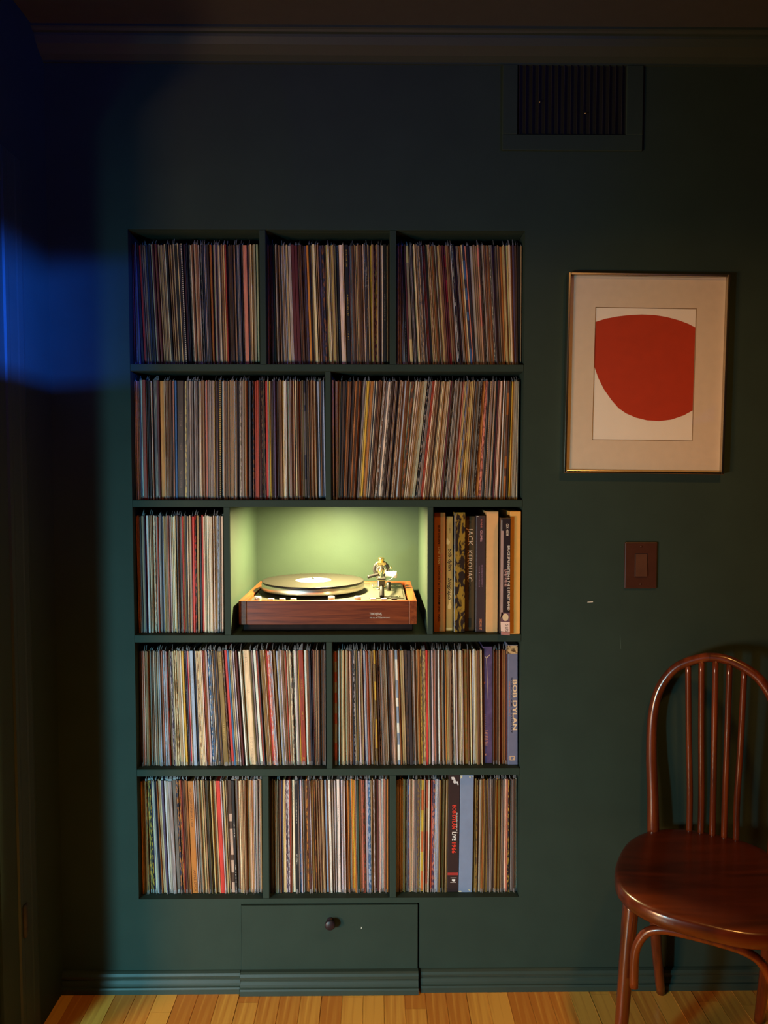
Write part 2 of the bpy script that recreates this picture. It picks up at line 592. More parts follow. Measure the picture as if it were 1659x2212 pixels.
# ------------------------------------------------------------------ built-in record shelves
SH = [(1.668, 1.686), (1.3125, 1.3315), (0.953, 0.973), (0.5905, 0.6095)]
shelf_org = Vector(((NX0 + NX1) / 2, 0.23, NZ0))
case = empty('record_shelf', shelf_org)
tag(case, 'dark green built-in wall shelf with five tiers of record bays', 'shelf')
def board(nm, a, b, bev=0.0012):
    return MB().bbox(a, b, bev, 1).build(nm, M['paint'], case, shelf_org)
board('side_panel', (NX0 - 0.018, 0.02, NZ0 - 0.018), (NX0, ND, NZ1 + 0.018))
board('side_panel', (NX1, 0.02, NZ0 - 0.018), (NX1 + 0.018, ND, NZ1 + 0.018))
board('top_panel', (NX0, 0.02, NZ1), (NX1, ND, NZ1 + 0.018))
board('bottom_panel', (NX0, 0.02, NZ0 - 0.018), (NX1, ND, NZ0))
board('back_panel', (NX0 - 0.018, ND, NZ0 - 0.018), (NX1 + 0.018, ND + 0.012, NZ1 + 0.018))
for a, b in SH:
    board('shelf', (NX0 + 0.0003, -0.0005, a), (NX1 - 0.0003, ND, b))
TIERS = {1: (SH[0][1], NZ1), 2: (SH[1][1], SH[0][0]), 3: (SH[2][1], SH[1][0]), 4: (SH[3][1], SH[2][0]), 5: (NZ0, SH[3][0])}
DIV = {1: [(-0.3026, -0.2864), (0.0355, 0.0524)], 2: [(-0.1333, -0.1187)], 3: [(-0.4025, -0.3854), (0.1352, 0.1512)],
       4: [(-0.1336, -0.1175)], 5: [(-0.3068, -0.2894), (0.0360, 0.0535)]}
for t, ds in DIV.items():
    for a, b in ds:
        board('divider', (a, 0.0, TIERS[t][0]), (b, ND, TIERS[t][1]))

# ------------------------------------------------------------------ records
# real card colours (sRGB under neutral light)
PAL = {
    'w': ('EDE3D2', 'white'), 'i': ('DFCCAC', 'ivory'), 'c': ('ECCFA0', 'cream'), 'p': ('E2BCA4', 'pinkish cream'),
    't': ('B9966C', 'tan'), 'T': ('967452', 'dark tan'), 'b': ('7C5032', 'brown'), 'B': ('4C3324', 'dark brown'),
    'd': ('34282A', 'charcoal'), 'k': ('19171B', 'black'), 'g': ('A89A8A', 'grey'), 'G': ('6C625E', 'dark grey'),
    'L': ('D0C4C8', 'pale lilac'), 'V': ('948078', 'violet grey'), 'v': ('4E3E58', 'purple'), 'n': ('272A40', 'navy'),
    'u': ('3F6C9E', 'blue'), 'l': ('A6B4CC', 'pale blue'), 'r': ('CE3426', 'red'), 'R': ('BE1830', 'crimson'),
    'm': ('5C2022', 'maroon'), 's': ('CC7A62', 'salmon'), 'o': ('C67C30', 'orange'), 'O': ('A05C24', 'rust orange'),
    'y': ('D8AC34', 'yellow'), 'Y': ('CBB072', 'straw'), 'a': ('8C6C30', 'olive brown'), 'A': ('625838', 'dark olive'),
    'e': ('A8A288', 'grey green'), 'E': ('2A4C40', 'deep green'), 'x': ('A83C22', 'rust red'),
}
STY = {'~': 1, '#': 2, '=': 3, '%': 4, '@': 5}
GAP = 'Z'     # a stretch kept free for a box set
# each bay: tier, left and right inner faces, crop offset and scale of the reading, start, boundaries at mid height, tilt readings (x, shift of the top)
BAYS = [
 (1, 'top shelf door-end bay', NX0, -0.3026, (270, 480, 5.53), 80,
  '97m 108T 132v 156v 180d 212R 225B 265T 288n 310d 330n 352g~d 378m 395s 412m 434t 456T 478t 500t 512i 540k 560T 578t 596T 615t 650k 665Y 685d 712k=i 735m 755n 775k 800G#k 815i 835b 865t 890b 905g 920k#g 935G#k 960n 985V 1015d 1030Y 1050O 1062n 1080t 1097V 1113V 1130V 1150i 1164b 1177T 1190b 1205Y 1225x 1240B 1255b 1270B 1285B 1300d 1315b 1330T 1350n 1362g 1375V 1392n 1410k 1425p 1470s 1490d 1508t 1525c 1545Y 1572g 1600e',
  [(80, -9), (190, -37), (505, -40), (700, -32), (1050, -20), (1450, -18), (1600, -12)]),
 (1, 'top shelf middle bay', -0.2864, 0.0355, (560, 480, 5.53), 88,
  '108T 125b#T 140B 155m#B 180k 210i 222B 235t 248T 262d 278g%w 294T 310g%w 325i 350Y#t 390g%i 430m 470m~B 496B 520b 545b 575v#B 605o 620k 650t 680c 690k 708t 725T 735g 762v#n 790n#O 808b 825Y 850c 872t 894Y 915t 930A 965k~u 1010p 1022c 1035T 1080k~y 1095i 1120g 1150b 1168T 1185t 1202T 1220b 1240B 1265p 1285G~w 1305d~w 1320t 1330d 1350y 1375Y 1392m#t 1410m#y 1425t 1440G 1455V 1470G 1485i 1525k~g 1542t 1560b',
  [(88, -8), (200, -22), (400, -28), (600, -30), (820, -28), (980, -24), (1250, -22), (1350, -14), (1560, -4)]),
 (1, 'top shelf chair-end bay', 0.0524, NX1, (845, 480, 5.53), 64,
  '78d 102t#b 125Y 138V 150g 175k~g 200m 235Y@G 253G 272V#G 290d 325c 337T 350g#k 375t#B 390d 405g 423x#T 440m 460k 480Y~A 500t#b 520t 545O 568e 590g 612Y 640b 665m 690m@R 715T 740b 760L 780n#w 800d 822v#n 845V 858Y 870O 885i 900c~T 925n@u 945s 975k~v 1018g 1060T 1085s@t 1102B 1120B#g 1140g 1155b 1170t 1185T 1210O 1225G#i 1240G 1260v 1280B 1300G 1315T 1330b 1355O 1377Y 1399Y 1421Y~T 1445c 1465O 1486v 1508B 1530d 1550k 1572t',
  [(64, 0), (110, -3), (160, -26), (310, -35), (560, -40), (720, -42), (920, -50), (1060, -32), (1200, -35), (1390, -20), (1500, -8), (1572, 12)]),
 (2, 'second shelf door-end bay', NX0, -0.1333, (270, 790, 6.913), 88,
  '112i 136c 160g#T 185v 215L 270x~B 302B 335d 365p 385k 435G%i 470m 535o 560t 590b%w 612T 635b 670B 690s 703k 735u 830B 850d 880Y#G 918G%g 952V%i 986G%g 1020V%w 1052G%g 1080g%G 1100i 1120b 1140T 1160b 1200p 1220G 1240V 1260g 1280V 1300g 1325Y 1345d 1375V 1410k=y 1445L%i 1480t 1500V 1520T '
  '1536T 1556t 1576T 1606t 1626i 1646T 1686d 1716g#A 1732V 1747g 1761T 1786t 1811O 1831n 1851G 1871n~g 1891k#u 1911d#O 1948x 1986x~m 2004B 2021m 2041k#T 2061B 2081k#b 2121r 2143g 2166y 2188B 2211d 2241v 2261B 2281d 2301B 2318b 2336T 2371c 2391w 2411w~g 2446e%w 2496V 2514s 2531t 2541d 2561c 2578B 2596b 2618O 2641b 2671A 2701n@G 2721B 2741d 2764T 2787b 2811T 2838p~T 2866t 2886d 2911l 2941b 2966n 2991l',
  [(88, -28), (340, -33), (500, -26), (720, -22), (790, -15), (1180, -18), (1430, -12), (1950, -12), (2110, -19), (2390, -15), (2840, -19), (2991, -17)]),
 (2, 'second shelf chair-end bay', -0.1187, NX1, (700, 790, 6.913), 118,
  '145L 165d 180L 195i 235O 250k 290B 310k 340O 370b 400d 420B 450O 480B 510O 535B 570G%w 590Y 625y 640t 680o 700g 715n 730i 760B 800b 818T 834g%w 850b#w 880V 915i%w 940g#k 975B 1000V 1020t 1065d 1095t#b 1112g#T 1130T 1165L 1190O 1208t 1225c 1265B#O 1280g 1330i 1352t 1376Y 1400t 1445e%i 1480k#g 1504V 1527g 1545x 1562x~B 1582p 1602c 1624b 1645T 1667b 1687t 1707c 1725t 1743Y 1762t 1787c 1812i 1837m 1859G 1882d#g 1902g 1922V 1942g 1967T 1992g 2027s 2062Y 2092V#u 2117t 2142T#y 2167Y 2192t 2222g 2252T 2282G 2312d#g 2335O 2357o 2397s#m 2417G 2437k 2462t=B 2484V 2507g 2532p 2557k 2582m 2622p 2647b 2667w%g 2687V 2707g 2742O@d 2762d 2777V 2802y 2827t 2862e 2884g 2907i',
  [(118, -13), (180, -10), (215, 3), (250, 14), (325, 30), (610, 50), (900, 72), (1180, 66), (1300, 90), (1430, 95), (1790, 80), (2012, 70), (2350, 56), (2600, 40), (2870, 22), (2907, 16)]),
 (3, 'bay between the door end and the turntable', NX0, -0.4025, (280, 1085, 7.136), 120,
  '152O 185b 195k 235T 250v 275R 310L 325g 340i 360T 380c 405i#G 430g 450x 470L 490V 515n 530l 555Y 572T 590g 610s 630m 650L 673i 697w 720c 745k 768V 792G 815V 835r 850O 865a 895k 914i 932T 950c 975V 1010r 1035k#r 1045k 1075Y 1110d 1140r 1170i 1200e 1220w 1240i 1260w 1280i~T 1300t 1320w 1340o 1360g 1380l#G 1400g 1415B 1445p',
  [(120, -28), (260, -25), (500, -19), (690, -21), (990, -14), (1250, -14), (1430, -5)]),
 (4, 'fourth shelf door-end bay', NX0, -0.1336, (285, 1370, 7.136), 72,
  '105d 130B 155s 182p 210t 228O 245a 263V 281B 300b 325p 342G 360T 380e 400g 420l 442b 465s 492l#V 520L 545x#B 580T 602v#L 625V#n 655i 678c#b 700c 735t 765w 800y 825k~L 850v 870R 895p 950l 985n 1007i 1028c#b 1050i 1072c 1095w 1120x 1150O 1175L 1207u#w 1240G#u 1270i 1300n 1325T 1345d 1420a 1450B#T 1500r 1530u 1554c 1578i '
  '1598v 1616L 1633L 1658m 1683B~T 1710w 1738e 1840c 1873a 1903V 1950w 1978x 1993n 2008V#n 2028T 2048a 2068T 2098i 2123r 2158s#L 2178l#s 2198L 2228T 2258a 2283l 2306i 2328L 2345T 2362b 2378t 2403x 2422i 2440T 2458c 2484G#i 2508g#k 2528w 2548L 2573g 2588y 2658x~y 2703w 2738b 2766n 2793n 2811s 2828b 2846t 2864B 2884T 2902d 2922t 2944B 2968b 2988V',
  [(72, -10), (310, -17), (480, -25), (780, -35), (920, -34), (1260, -42), (1390, -54), (1475, -58), (1720, -58), (1790, -52), (1930, -58), (2110, -55), (2260, -52), (2430, -34), (2575, -25), (2625, -32), (2680, -21), (2770, -22), (2850, -10), (2988, -2)]),
 (4, 'fourth shelf chair-end bay', -0.1175, NX1, (705, 1370, 7.136), 92,
  '110t 150l@r 170V 195w 213T 230t 247c 264t 281T 298c 315t 332T 350t 370p 390w 410n 430k#L 440i 450d 475a 490k 520L~g 555t 575v#m 592L 610l 650s 670L 690V 712a 735T 765y@d 782T 800B 815k#p 830b 846g 863V 880T 898t 915T 933g 950t 967k 985B 1030p 1050T 1070i 1110w@u 1130O 1150b 1178Y 1205t 1258B#d 1310d~B 1337V%i 1363g%V 1390V 1410t 1430o 1450O 1470y#k 1490T#k 1525Y#b 1562r 1582c 1600T 1617k~V 1642L 1657g 1672s 1687V 1717B 1742w 1767b 1802i 1827k 1842o 1877Y 1900t 1922T 1957V#n 1977w 1994V 2010L 2027T 2047t 2067i 2087c 2107g 2172a#O 2192b 2212O 2247c 2272L%w 2297w 2332Y 2352b 2372V 2397c 2417k '
  '2567Z 2587B 2610O 2632b 2652B 2672T 2712m 2727O 2742a 2757O 2772B 2789m 2947Z',
  [(92, -4), (370, -12), (410, -14), (630, -25), (1000, -30), (1080, -29), (1250, -25), (1540, -9), (1960, -12), (2230, -11), (2390, -8), (2490, 2), (2947, 0)]),
 (5, 'bottom shelf door-end bay', NX0, -0.3068, (285, 1655, 5.53), 103,
  '124o 145a 165O 185a#d 210A#y 235k#y 250v 265i 278L 290g 315n 329O 343c 357t 370c 400v 427L%w 455g%w 500V%L 545G%V 570n#o 590o#n 608x 625m 655b 685O 755Z 773L 792V 810g 830T 850t 865Y 880t 895T 910A 925d 945A 960n 978Y 996t 1013T 1030t 1080r 1098L 1115g 1133Y 1150t 1165B 1205B@p 1240k~w 1257T 1273G 1290b 1306i 1322t 1338T 1354t 1371b 1387t 1404T 1420t 1434p 1447O 1460t 1477L 1494g 1510V 1530p 1550t',
  [(103, -24), (290, -44), (350, -48), (430, -42), (590, -38), (720, -37), (960, -38), (1055, -38), (1185, -32), (1225, -27), (1300, -18), (1550, -5)]),
 (5, 'bottom shelf middle bay', -0.2894, 0.0360, (565, 1655, 5.53), 88,
  '100d 120l 135k 152i 169T 185t 203B 220b 240v 258Y 275c 295v#L 320L#v 335x 350b 385i~d 425k~w 440V 455u#V 475L 495w 510B 525b 545o#k 575B#m 600L 614a 627B 640O#k 655b 670T 685s#b 700T 715b 730t 745T 780l 800b 830w 844L 858g 872V 886L 900g 935w 950d 967L 984V 1000L 1015O 1030b 1045o 1060T 1075g 1092o 1109y 1125o 1140V 1165E 1182O 1200b 1218s 1240B#x 1275L 1310u#l 1340t 1360V#L 1380G 1405m 1430p 1447L 1465w 1482s 1500b 1520o 1532B',
  [(88, -8), (310, -12), (400, -12), (590, -20), (760, -24), (920, -14), (1210, -16), (1290, -13), (1532, -5)]),
 (5, 'bottom shelf chair-end bay', 0.0535, NX1, (840, 1655, 5.53), 88,
  '103g 117L 130t 143p 156t 168c 180t 195a 210d#t 225V 240v#u 255p 270t 285c 300p 314V 327G 340V 370a#v 385c 415y@r 428g 440V#s 465T@x 485w 500B 515x 545v#s 559l#Y 573L 586l 600V 615a 630B 645a 660A 675a 690t 700a '
  '840Z 1005Z 1023A#k 1040a 1058a#d 1075B 1095i 1111a 1127O 1143a 1159B 1175a 1195V 1215L 1235V 1265B 1283a 1302o 1320a 1335g 1350T 1365V 1380g 1400p 1420s 1435k#y 1450n#O 1467V 1483G 1500B 1513T 1526i',
  [(88, 0), (600, 9), (770, 10), (1020, 10), (1390, 8), (1526, 0)]),
]
SPINE_Y = 0.027
SLEEVE = 0.3145

def lerp_tilt(tab, x):
    if x <= tab[0][0]:
        return tab[0][1]
    for (a, p), (b, q) in zip(tab, tab[1:]):
        if x <= b:
            return p + (q - p) * (x - a) / (b - a)
    return tab[-1][1]


def sleeve_geo(xb0, xb1, xt0, xt1, z0, z1, y0, depth, bev):
    """card sleeve: rounded folded spine toward the room, open thin body behind"""
    w = xb1 - xb0
    c = min(bev, w * 0.32)
    def ring(x0, x1, z):
        return [(x0, y0 + depth, z), (x0, y0 + c * 0.8, z), (x0 + c * 0.35, y0 + c * 0.25, z), (x0 + c, y0, z), (x1 - c, y0, z), (x1 - c * 0.35, y0 + c * 0.25, z), (x1, y0 + c * 0.8, z), (x1, y0 + depth, z)]
    v = ring(xb0, xb1, z0) + ring(xt0, xt1, z1)
    n = 8
    f = [(i, (i + 1) % n, (i + 1) % n + n, i + n) for i in range(n)]
    f += [tuple(range(n - 1, -1, -1)), tuple(range(n, 2 * n))]
    us = [0.0, 0.02, 0.08, 0.16, 0.84, 0.92, 0.98, 1.0]
    uv = [(u, 0.0) for u in us] + [(u, 1.0) for u in us]
    return v, f, uv


def sleeve_mesh(name, items):
    """items: (verts, faces, uvs, base, mark, style, seed)"""
    V, F, UV, B, K, ST, SD = [], [], [], [], [], [], []
    for v, f, uv, base, mark, st, sd in items:
        n = len(V)
        V += v
        for q in f:
            F.append([i + n for i in q])
            UV += [uv[i] for i in q]
            B.append(base)
            K.append(mark)
            ST.append(st)
            SD.append(sd)
    me = bpy.data.meshes.new(name)
    me.from_pydata(V, [], F)
    l = me.uv_layers.new(name='uv')
    l.data.foreach_set('uv', [c for p in UV for c in p])
    for nm, data in (('base', B), ('mark', K)):
        a = me.attributes.new(nm, 'FLOAT_COLOR', 'FACE')
        a.data.foreach_set('color', [c for p in data for c in p])
    for nm, data in (('style', ST), ('seed', SD)):
        a = me.attributes.new(nm, 'FLOAT', 'FACE')
        a.data.foreach_set('value', data)
    me.materials.append(M['sleeve'])
    return me


def film_geo(xb0, xb1, xt0, xt1, z0, z1, y0, r, head):
    """loose edges of the clear outer sleeve: a crooked flap standing above the card and a pointed tip at the foot"""
    V, F = [], []
    def slab(a, b, t=0.0003):
        n = len(V)
        for p in a + b:
            V.append((p[0], p[1] - t, p[2]))
        for p in a + b:
            V.append((p[0], p[1] + t, p[2]))
        F.extend([(n, n + 1, n + 3, n + 2), (n + 4, n + 6, n + 7, n + 5), (n, n + 4, n + 5, n + 1), (n + 2, n + 3, n + 7, n + 6), (n, n + 2, n + 6, n + 4), (n + 1, n + 5, n + 7, n + 3)])
    w = xt1 - xt0
    m = (xt0 + xt1) / 2
    h = min(r.uniform(0.004, 0.016), head - 0.006)
    s = r.uniform(-0.5, 0.5) * w
    ya = y0 + r.uniform(0.001, 0.006)
    n = len(V)
    k = z1 + 0.0045
    slab([(m - w * 0.46, ya, z1 - 0.002), (m + w * 0.46, ya, z1 - 0.002)], [(m - w * 0.44, ya + 0.002, k), (m + w * 0.44, ya + 0.002, k)])
    slab([(m - w * 0.44, ya + 0.002, k), (m + w * 0.44, ya + 0.002, k)], [(m - w * 0.10 + s, ya + 0.009, k + h * 0.8), (m + w * 0.22 + s, ya + 0.009, k + h * 0.8)])
    flap = (V, F)
    V, F = [], []
    q = r.uniform(0.002, 0.010)
    mb = (xb0 + xb1) / 2
    wb = xb1 - xb0
    tl = (xt0 - xb0) * 0.032
    n = len(V)
    V.extend([(mb - wb * 0.45, y0 - 0.0004, z0 + 0.0007), (mb + wb * 0.45, y0 - 0.0004, z0 + 0.0007), (mb, y0 - q, z0 + 0.0006), (mb - wb * 0.3 + tl, y0 - 0.0006, z0 + 0.010), (mb + wb * 0.3 + tl, y0 - 0.0006, z0 + 0.010)])
    F.extend([(n, n + 2, n + 1), (n, n + 3, n + 2), (n + 1, n + 2, n + 4), (n + 2, n + 3, n + 4), (n, n + 1, n + 4, n + 3)])
    return flap, (V, F)


rng = random.Random(11)
SPINES = []
for bi, (tier, bay, bx0, bx1, (ox, oy, sc), start, txt, tilt) in enumerate(BAYS):
    z0 = TIERS[tier][0]
    zt = z0 + SLEEVE
    xprev = start
    toks = txt.split()
    for tk in toks:
        mo = re.match(r'(\d+)([A-Za-z])(?:([~#=%@])([A-Za-z]))?$', tk)
        x1 = int(mo.group(1))
        SPINES.append(dict(bay=bi, tier=tier, code=mo.group(2), style=STY.get(mo.group(3), 0), mark=mo.group(4), x0=xprev, x1=x1))
        xprev = x1

def edge_x(bi, zx):
    """world x of a spine boundary at the foot and at the head"""
    tier, bay, bx0, bx1, (ox, oy, sc), start, txt, tilt = BAYS[bi]
    z0 = TIERS[tier][0] + 0.0005
    z1 = z0 + SLEEVE
    px = ox + zx / sc
    d = lerp_tilt(tilt, zx) / sc
    # rows in the picture of foot and head on the spine plane
    def row(z):
        v = _fw.transposed() @ (Vector((0, SPINE_Y, z)) - EYE)
        return 1106 - FPX * v.y / -v.z
    xb = at_y(px - d, row(z0), SPINE_Y).x
    xt = at_y(px + d, row(z1), SPINE_Y).x
    return xb, xt

real = []
# a reading of one broad strip of card is often two records of like colour side by side
split, DUSK = [], {'b': 'B', 't': 'T', 'T': 'b', 'c': 't', 'i': 'g', 'L': 'V', 'g': 'G', 'Y': 'T', 'e': 'g', 'V': 'G', 'p': 's', 'a': 'A', 'O': 'b'}
for s in SPINES:
    mm_ = (s['x1'] - s['x0']) / BAYS[s['bay']][4][2] * 1.24
    if s['code'] in 'tTbBgGVaciLnkdeAYOsp' and not s['style'] and 3.9 < mm_ < 9.5 and rng.random() < 0.72:
        k = 3 if mm_ > 6.5 and rng.random() < 0.6 else 2
        cuts = [s['x0']] + [s['x0'] + (s['x1'] - s['x0']) * ((q + 1) / k + rng.uniform(-0.09, 0.09)) for q in range(k - 1)] + [s['x1']]
        for q in range(k):
            n = dict(s, x0=cuts[q], x1=cuts[q + 1])
            if q and rng.random() < 0.3:
                n['code'] = DUSK.get(s['code'], s['code'])
            split.append(n)
    else:
        split.append(s)
SPINES = split
for i, s in enumerate(SPINES):
    s['b0'], s['t0'] = edge_x(s['bay'], s['x0'])
    s['b1'], s['t1'] = edge_x(s['bay'], s['x1'])
for bi, bay_ in enumerate(BAYS):
    ss = [s for s in SPINES if s['bay'] == bi]
    for k in ('b', 't'):
        run = ss[0][k + '0']
        for s in ss:
            s[k + '0'] = run
            run = s[k + '1'] = max(s[k + '1'], run + 0.0011)
for bi, bay_ in enumerate(BAYS):
    lo, hi = bay_[2] + 0.0008, bay_[3] - 0.0008
    ss = [s for s in SPINES if s['bay'] == bi]
    for k in ('b', 't'):
        m0, m1 = min(s[k + '0'] for s in ss), max(s[k + '1'] for s in ss)
        n0, n1 = max(m0, lo), min(m1, hi)
        for s in ss:
            for e in ('0', '1'):
                s[k + e] = n0 + (s[k + e] - m0) * (n1 - n0) / (m1 - m0)
for s in SPINES:
    s['w'] = ((s['b1'] - s['b0']) + (s['t1'] - s['t0'])) / 2
    if s['code'] != GAP:
        real.append(s)
for s in real:
    # thin loss at either face so that neighbours never touch
    g = min(0.00045, s['w'] * 0.11)
    s['b0'] += g; s['t0'] += g; s['b1'] -= g; s['t1'] -= g
    if False:
        c = (s['b0'] + s['b1']) / 2; h = max((s['b1'] - s['b0']) / 2, 0.00055)
        s['b0'], s['b1'] = c - h, c + h
        c = (s['t0'] + s['t1']) / 2; h = max((s['t1'] - s['t0']) / 2, 0.00055)
        s['t0'], s['t1'] = c - h, c + h
order = sorted(range(len(real)), key=lambda k: -real[k]['w'])
for rank, k in enumerate(order):
    real[k]['thing'] = rank < 300

def jitter(c, r, a):
    k = 1 + r.uniform(-a, a)
    return tuple(min(max(v * k * (1 + r.uniform(-a, a) * 0.35), 0.004), 0.85) for v in c[:3]) + (1,)

ORD = 'first second third fourth fifth sixth seventh eighth ninth tenth eleventh twelfth thirteenth fourteenth'.split()
labels = {}
for i, s in enumerate(real):
    def nb(j):
        if 0 <= j < len(real) and real[j]['bay'] == s['bay']:
            return PAL[real[j]['code']][1]
        return None
    a, b = nb(i - 1), nb(i + 1)
    me_ = PAL[s['code']][1]
    bay = BAYS[s['bay']][1]
    if a and b:
        txt = '%s record spine between %s and %s, %s' % (me_, a, b, bay)
    elif b:
        txt = '%s record spine at the door-side end, %s' % (me_, bay)
    else:
        txt = '%s record spine at the chair-side end, %s' % (me_, bay)
    s['label'] = txt
count = {}
for s in real:
    if s['thing']:
        count.setdefault(s['label'], []).append(s)
for lab, ss in count.items():
    if len(ss) > 1:
        for n, s in enumerate(ss):
            s['label'] = '%s such %s' % (ORD[n], lab)

stuff, stuff_film = [], ([], [])
for i, s in enumerate(real):
    tier = s['tier']
    z0 = TIERS[tier][0] + 0.0006
    head = TIERS[tier][1] - (z0 + SLEEVE) - 0.004
    z1 = z0 + SLEEVE + rng.uniform(-0.0022, 0.0018)
    y0 = SPINE_Y + rng.uniform(-0.004, 0.0045)
    base = jitter(srgb(PAL[s['code']][0]), rng, 0.16)
    mk = s['mark']
    style = s['style']
    if not mk:
        # faint print on plain spines: a tone of its own card
        if rng.random() < 0.45:
            style = 1
            f = 0.45 if sum(base[:3]) > 0.5 else 2.4
            mark = tuple(min(c * f + (0.02 if f > 1 else 0), 0.7) for c in base[:3]) + (1,)
        else:
            mark = base
    else:
        mark = srgb(PAL[mk][0])
    seed = rng.uniform(0, 1)
    ox, oy, oz = (s['b0'] + s['b1']) / 2, y0, z0
    v, f, uv = sleeve_geo(s['b0'], s['b1'], s['t0'], s['t1'], z0, z1, y0, 0.312, 0.0011)
    film = (rng.random() < 0.42 or style == 4)
    fg = film_geo(s['b0'], s['b1'], s['t0'], s['t1'], z0, z1, y0, rng, head) if film else None
    if s['thing']:
        me = sleeve_mesh('record_sleeve', [([(p[0] - ox, p[1] - oy, p[2] - oz) for p in v], f, uv, base, mark, float(style), seed)])
        o = bpy.data.objects.new('record_sleeve', me)
        o.location = (ox, oy, oz)
        COL.objects.link(o)
        tag(o, s['label'], 'record', 'records on the ' + BAYS[s['bay']][1])
        if fg:
            for nm, g2 in (('plastic_flap', fg[0]), ('plastic_tip', fg[1])):
                mb = MB()
                mb.add(*g2)
                mb.build(nm, M['film'], o, (ox, oy, oz))
    else:
        stuff.append((v, f, uv, base, mark, float(style), seed))
        if fg:
            for g2 in fg:
                n = len(stuff_film[0])
                stuff_film[0].extend(g2[0])
                stuff_film[1].extend([tuple(q + n for q in t) for t in g2[1]])
so = bpy.data.objects.new('thin_record_sleeves', sleeve_mesh('thin_record_sleeves', stuff))
COL.objects.link(so)
tag(so, 'thinnest record spines packed in between the wider ones on every shelf', 'records', kind='stuff')
mb = MB()
mb.add(*stuff_film)
fo = mb.build('plastic_covers', M['film'], so)
fo['kind'] = 'stuff'
print('spines', len(real), 'things', sum(s['thing'] for s in real), 'box', len(SPINES) - len(real))


# ------------------------------------------------------------------ box sets with printed spines
def boxset(bay_crop, tier, xl, xr, ytop, ybot, color, label, y0, depth=0.30, tilt=0.0, noise=0.06, nscale=40, rough=0.45, slot=None, group=None):
    """a slip-cased set read from a crop: xl, xr its edges at mid height, ytop, ybot the head and foot of its spine"""
    ox, oy, sc = bay_crop
    z0 = TIERS[tier][0] + 0.0006
    d = tilt / sc
    ym = oy + (ytop + ybot) / 2 / sc
    zt = at_y(ox + xl / sc, oy + ytop / sc, y0).z
    zt = min(zt, TIERS[tier][1] - 0.004)
    def X(zx, s, y):
        return at_y(ox + zx / sc + s * d, oy + y / sc, SPINE_Y).x
    b0, b1 = X(xl, -1, ybot) + 0.0005, X(xr, -1, ybot) - 0.0005
    t0, t1 = X(xl, 1, ytop) + 0.0005, X(xr, 1, ytop) - 0.0005
    if abs(tilt) < 0.01:
        mid0, mid1 = (b0 + t0) / 2, (b1 + t1) / 2
        b0 = t0 = mid0
        b1 = t1 = mid1
    if slot:
        q = [s for s in SPINES if s['bay'] == slot[0] and s['x1'] == slot[1]][0]
        k = (zt - z0) / SLEEVE
        b0, b1 = q['b0'] + 0.0005, q['b1'] - 0.0005
        t0, t1 = b0 + (q['t0'] - q['b0']) * k, b1 + (q['t1'] - q['b1']) * k
    org = Vector(((b0 + b1) / 2, y0, z0))
    bm = bmesh.new()
    vs = [bm.verts.new(p) for p in [(b0, y0, z0), (b1, y0, z0), (b1, y0 + depth, z0), (b0, y0 + depth, z0), (t0, y0, zt), (t1, y0, zt), (t1, y0 + depth, zt), (t0, y0 + depth, zt)]]
    for q in [(0, 3, 2, 1), (4, 5, 6, 7), (0, 1, 5, 4), (1, 2, 6, 5), (2, 3, 7, 6), (3, 0, 4, 7)]:
        bm.faces.new([vs[i] for i in q])
    bmesh.ops.bevel(bm, geom=bm.edges[:], offset=0.0011, segments=2, profile=0.5, affect='EDGES')
    bm.verts.index_update()
    mb = MB()
    mb.add([v.co[:] for v in bm.verts], [[v.index for v in f.verts] for f in bm.faces])
    bm.free()
    root = empty('box_set', org)
    tag(root, label, 'box set', group)
    m = color if not isinstance(color, (str, tuple)) else mat('box_card_' + str(len(bpy.data.materials)), srgb(color), rough, noise=noise, nscale=nscale)
    mb.build('slipcase', m, root, org)
    H = zt - z0
    def place(zx, zy):
        """a point of the crop on the spine face"""
        q = at_y(ox + zx / sc, oy + zy / sc, y0)
        return Vector((at_y(ox + zx / sc, oy + zy / sc, SPINE_Y).x, y0, q.z))
    def write(string, zx, ya, yb, hz, color, shear=0.0, name='lettering', bold=0.012):
        """runs down the spine from ya to yb, letters hz tall in the crop, zx their middle at mid height"""
        t = ((ytop + ybot) / 2 - (ya + yb) / 2) / ((ybot - ytop) / 2)
        a = place(zx + tilt * ((ytop + ybot) / 2 - ya) / ((ybot - ytop) / 2), ya)
        b = place(zx + tilt * ((ytop + ybot) / 2 - yb) / ((ybot - ytop) / 2), yb)
        h = hz / sc * (EYE.y * -1 + y0) / FPX
        run = (b - a)
        ln = run.length
        run.normalize()
        up = Vector((-run.z, 0, run.x))
        mm = mat('ink_' + string[:6].strip().lower().replace(' ', '_'), srgb(color), 0.5)
        return flat_text(name, string, mm, root, org, a - up * h * 0.5, run, up, ln, h, shear, bold=bold)
    def patch(pts, color, name, lift=0.0003):
        q = [place(*p) for p in pts]
        n = len(q)
        mb2 = MB()
        mb2.add([(p.x, y0 - lift, p.z) for p in q] + [(p.x, y0 + 0.0002, p.z) for p in q], [tuple(range(n)), tuple(range(2 * n - 1, n - 1, -1))] + [(i, (i + 1) % n, (i + 1) % n + n, i + n) for i in range(n)])
        mm = color if not isinstance(color, (str, tuple)) else mat('print_' + name, srgb(color), 0.5, noise=0.1)
        return mb2.build(name, mm, root, org)
    return root, write, patch


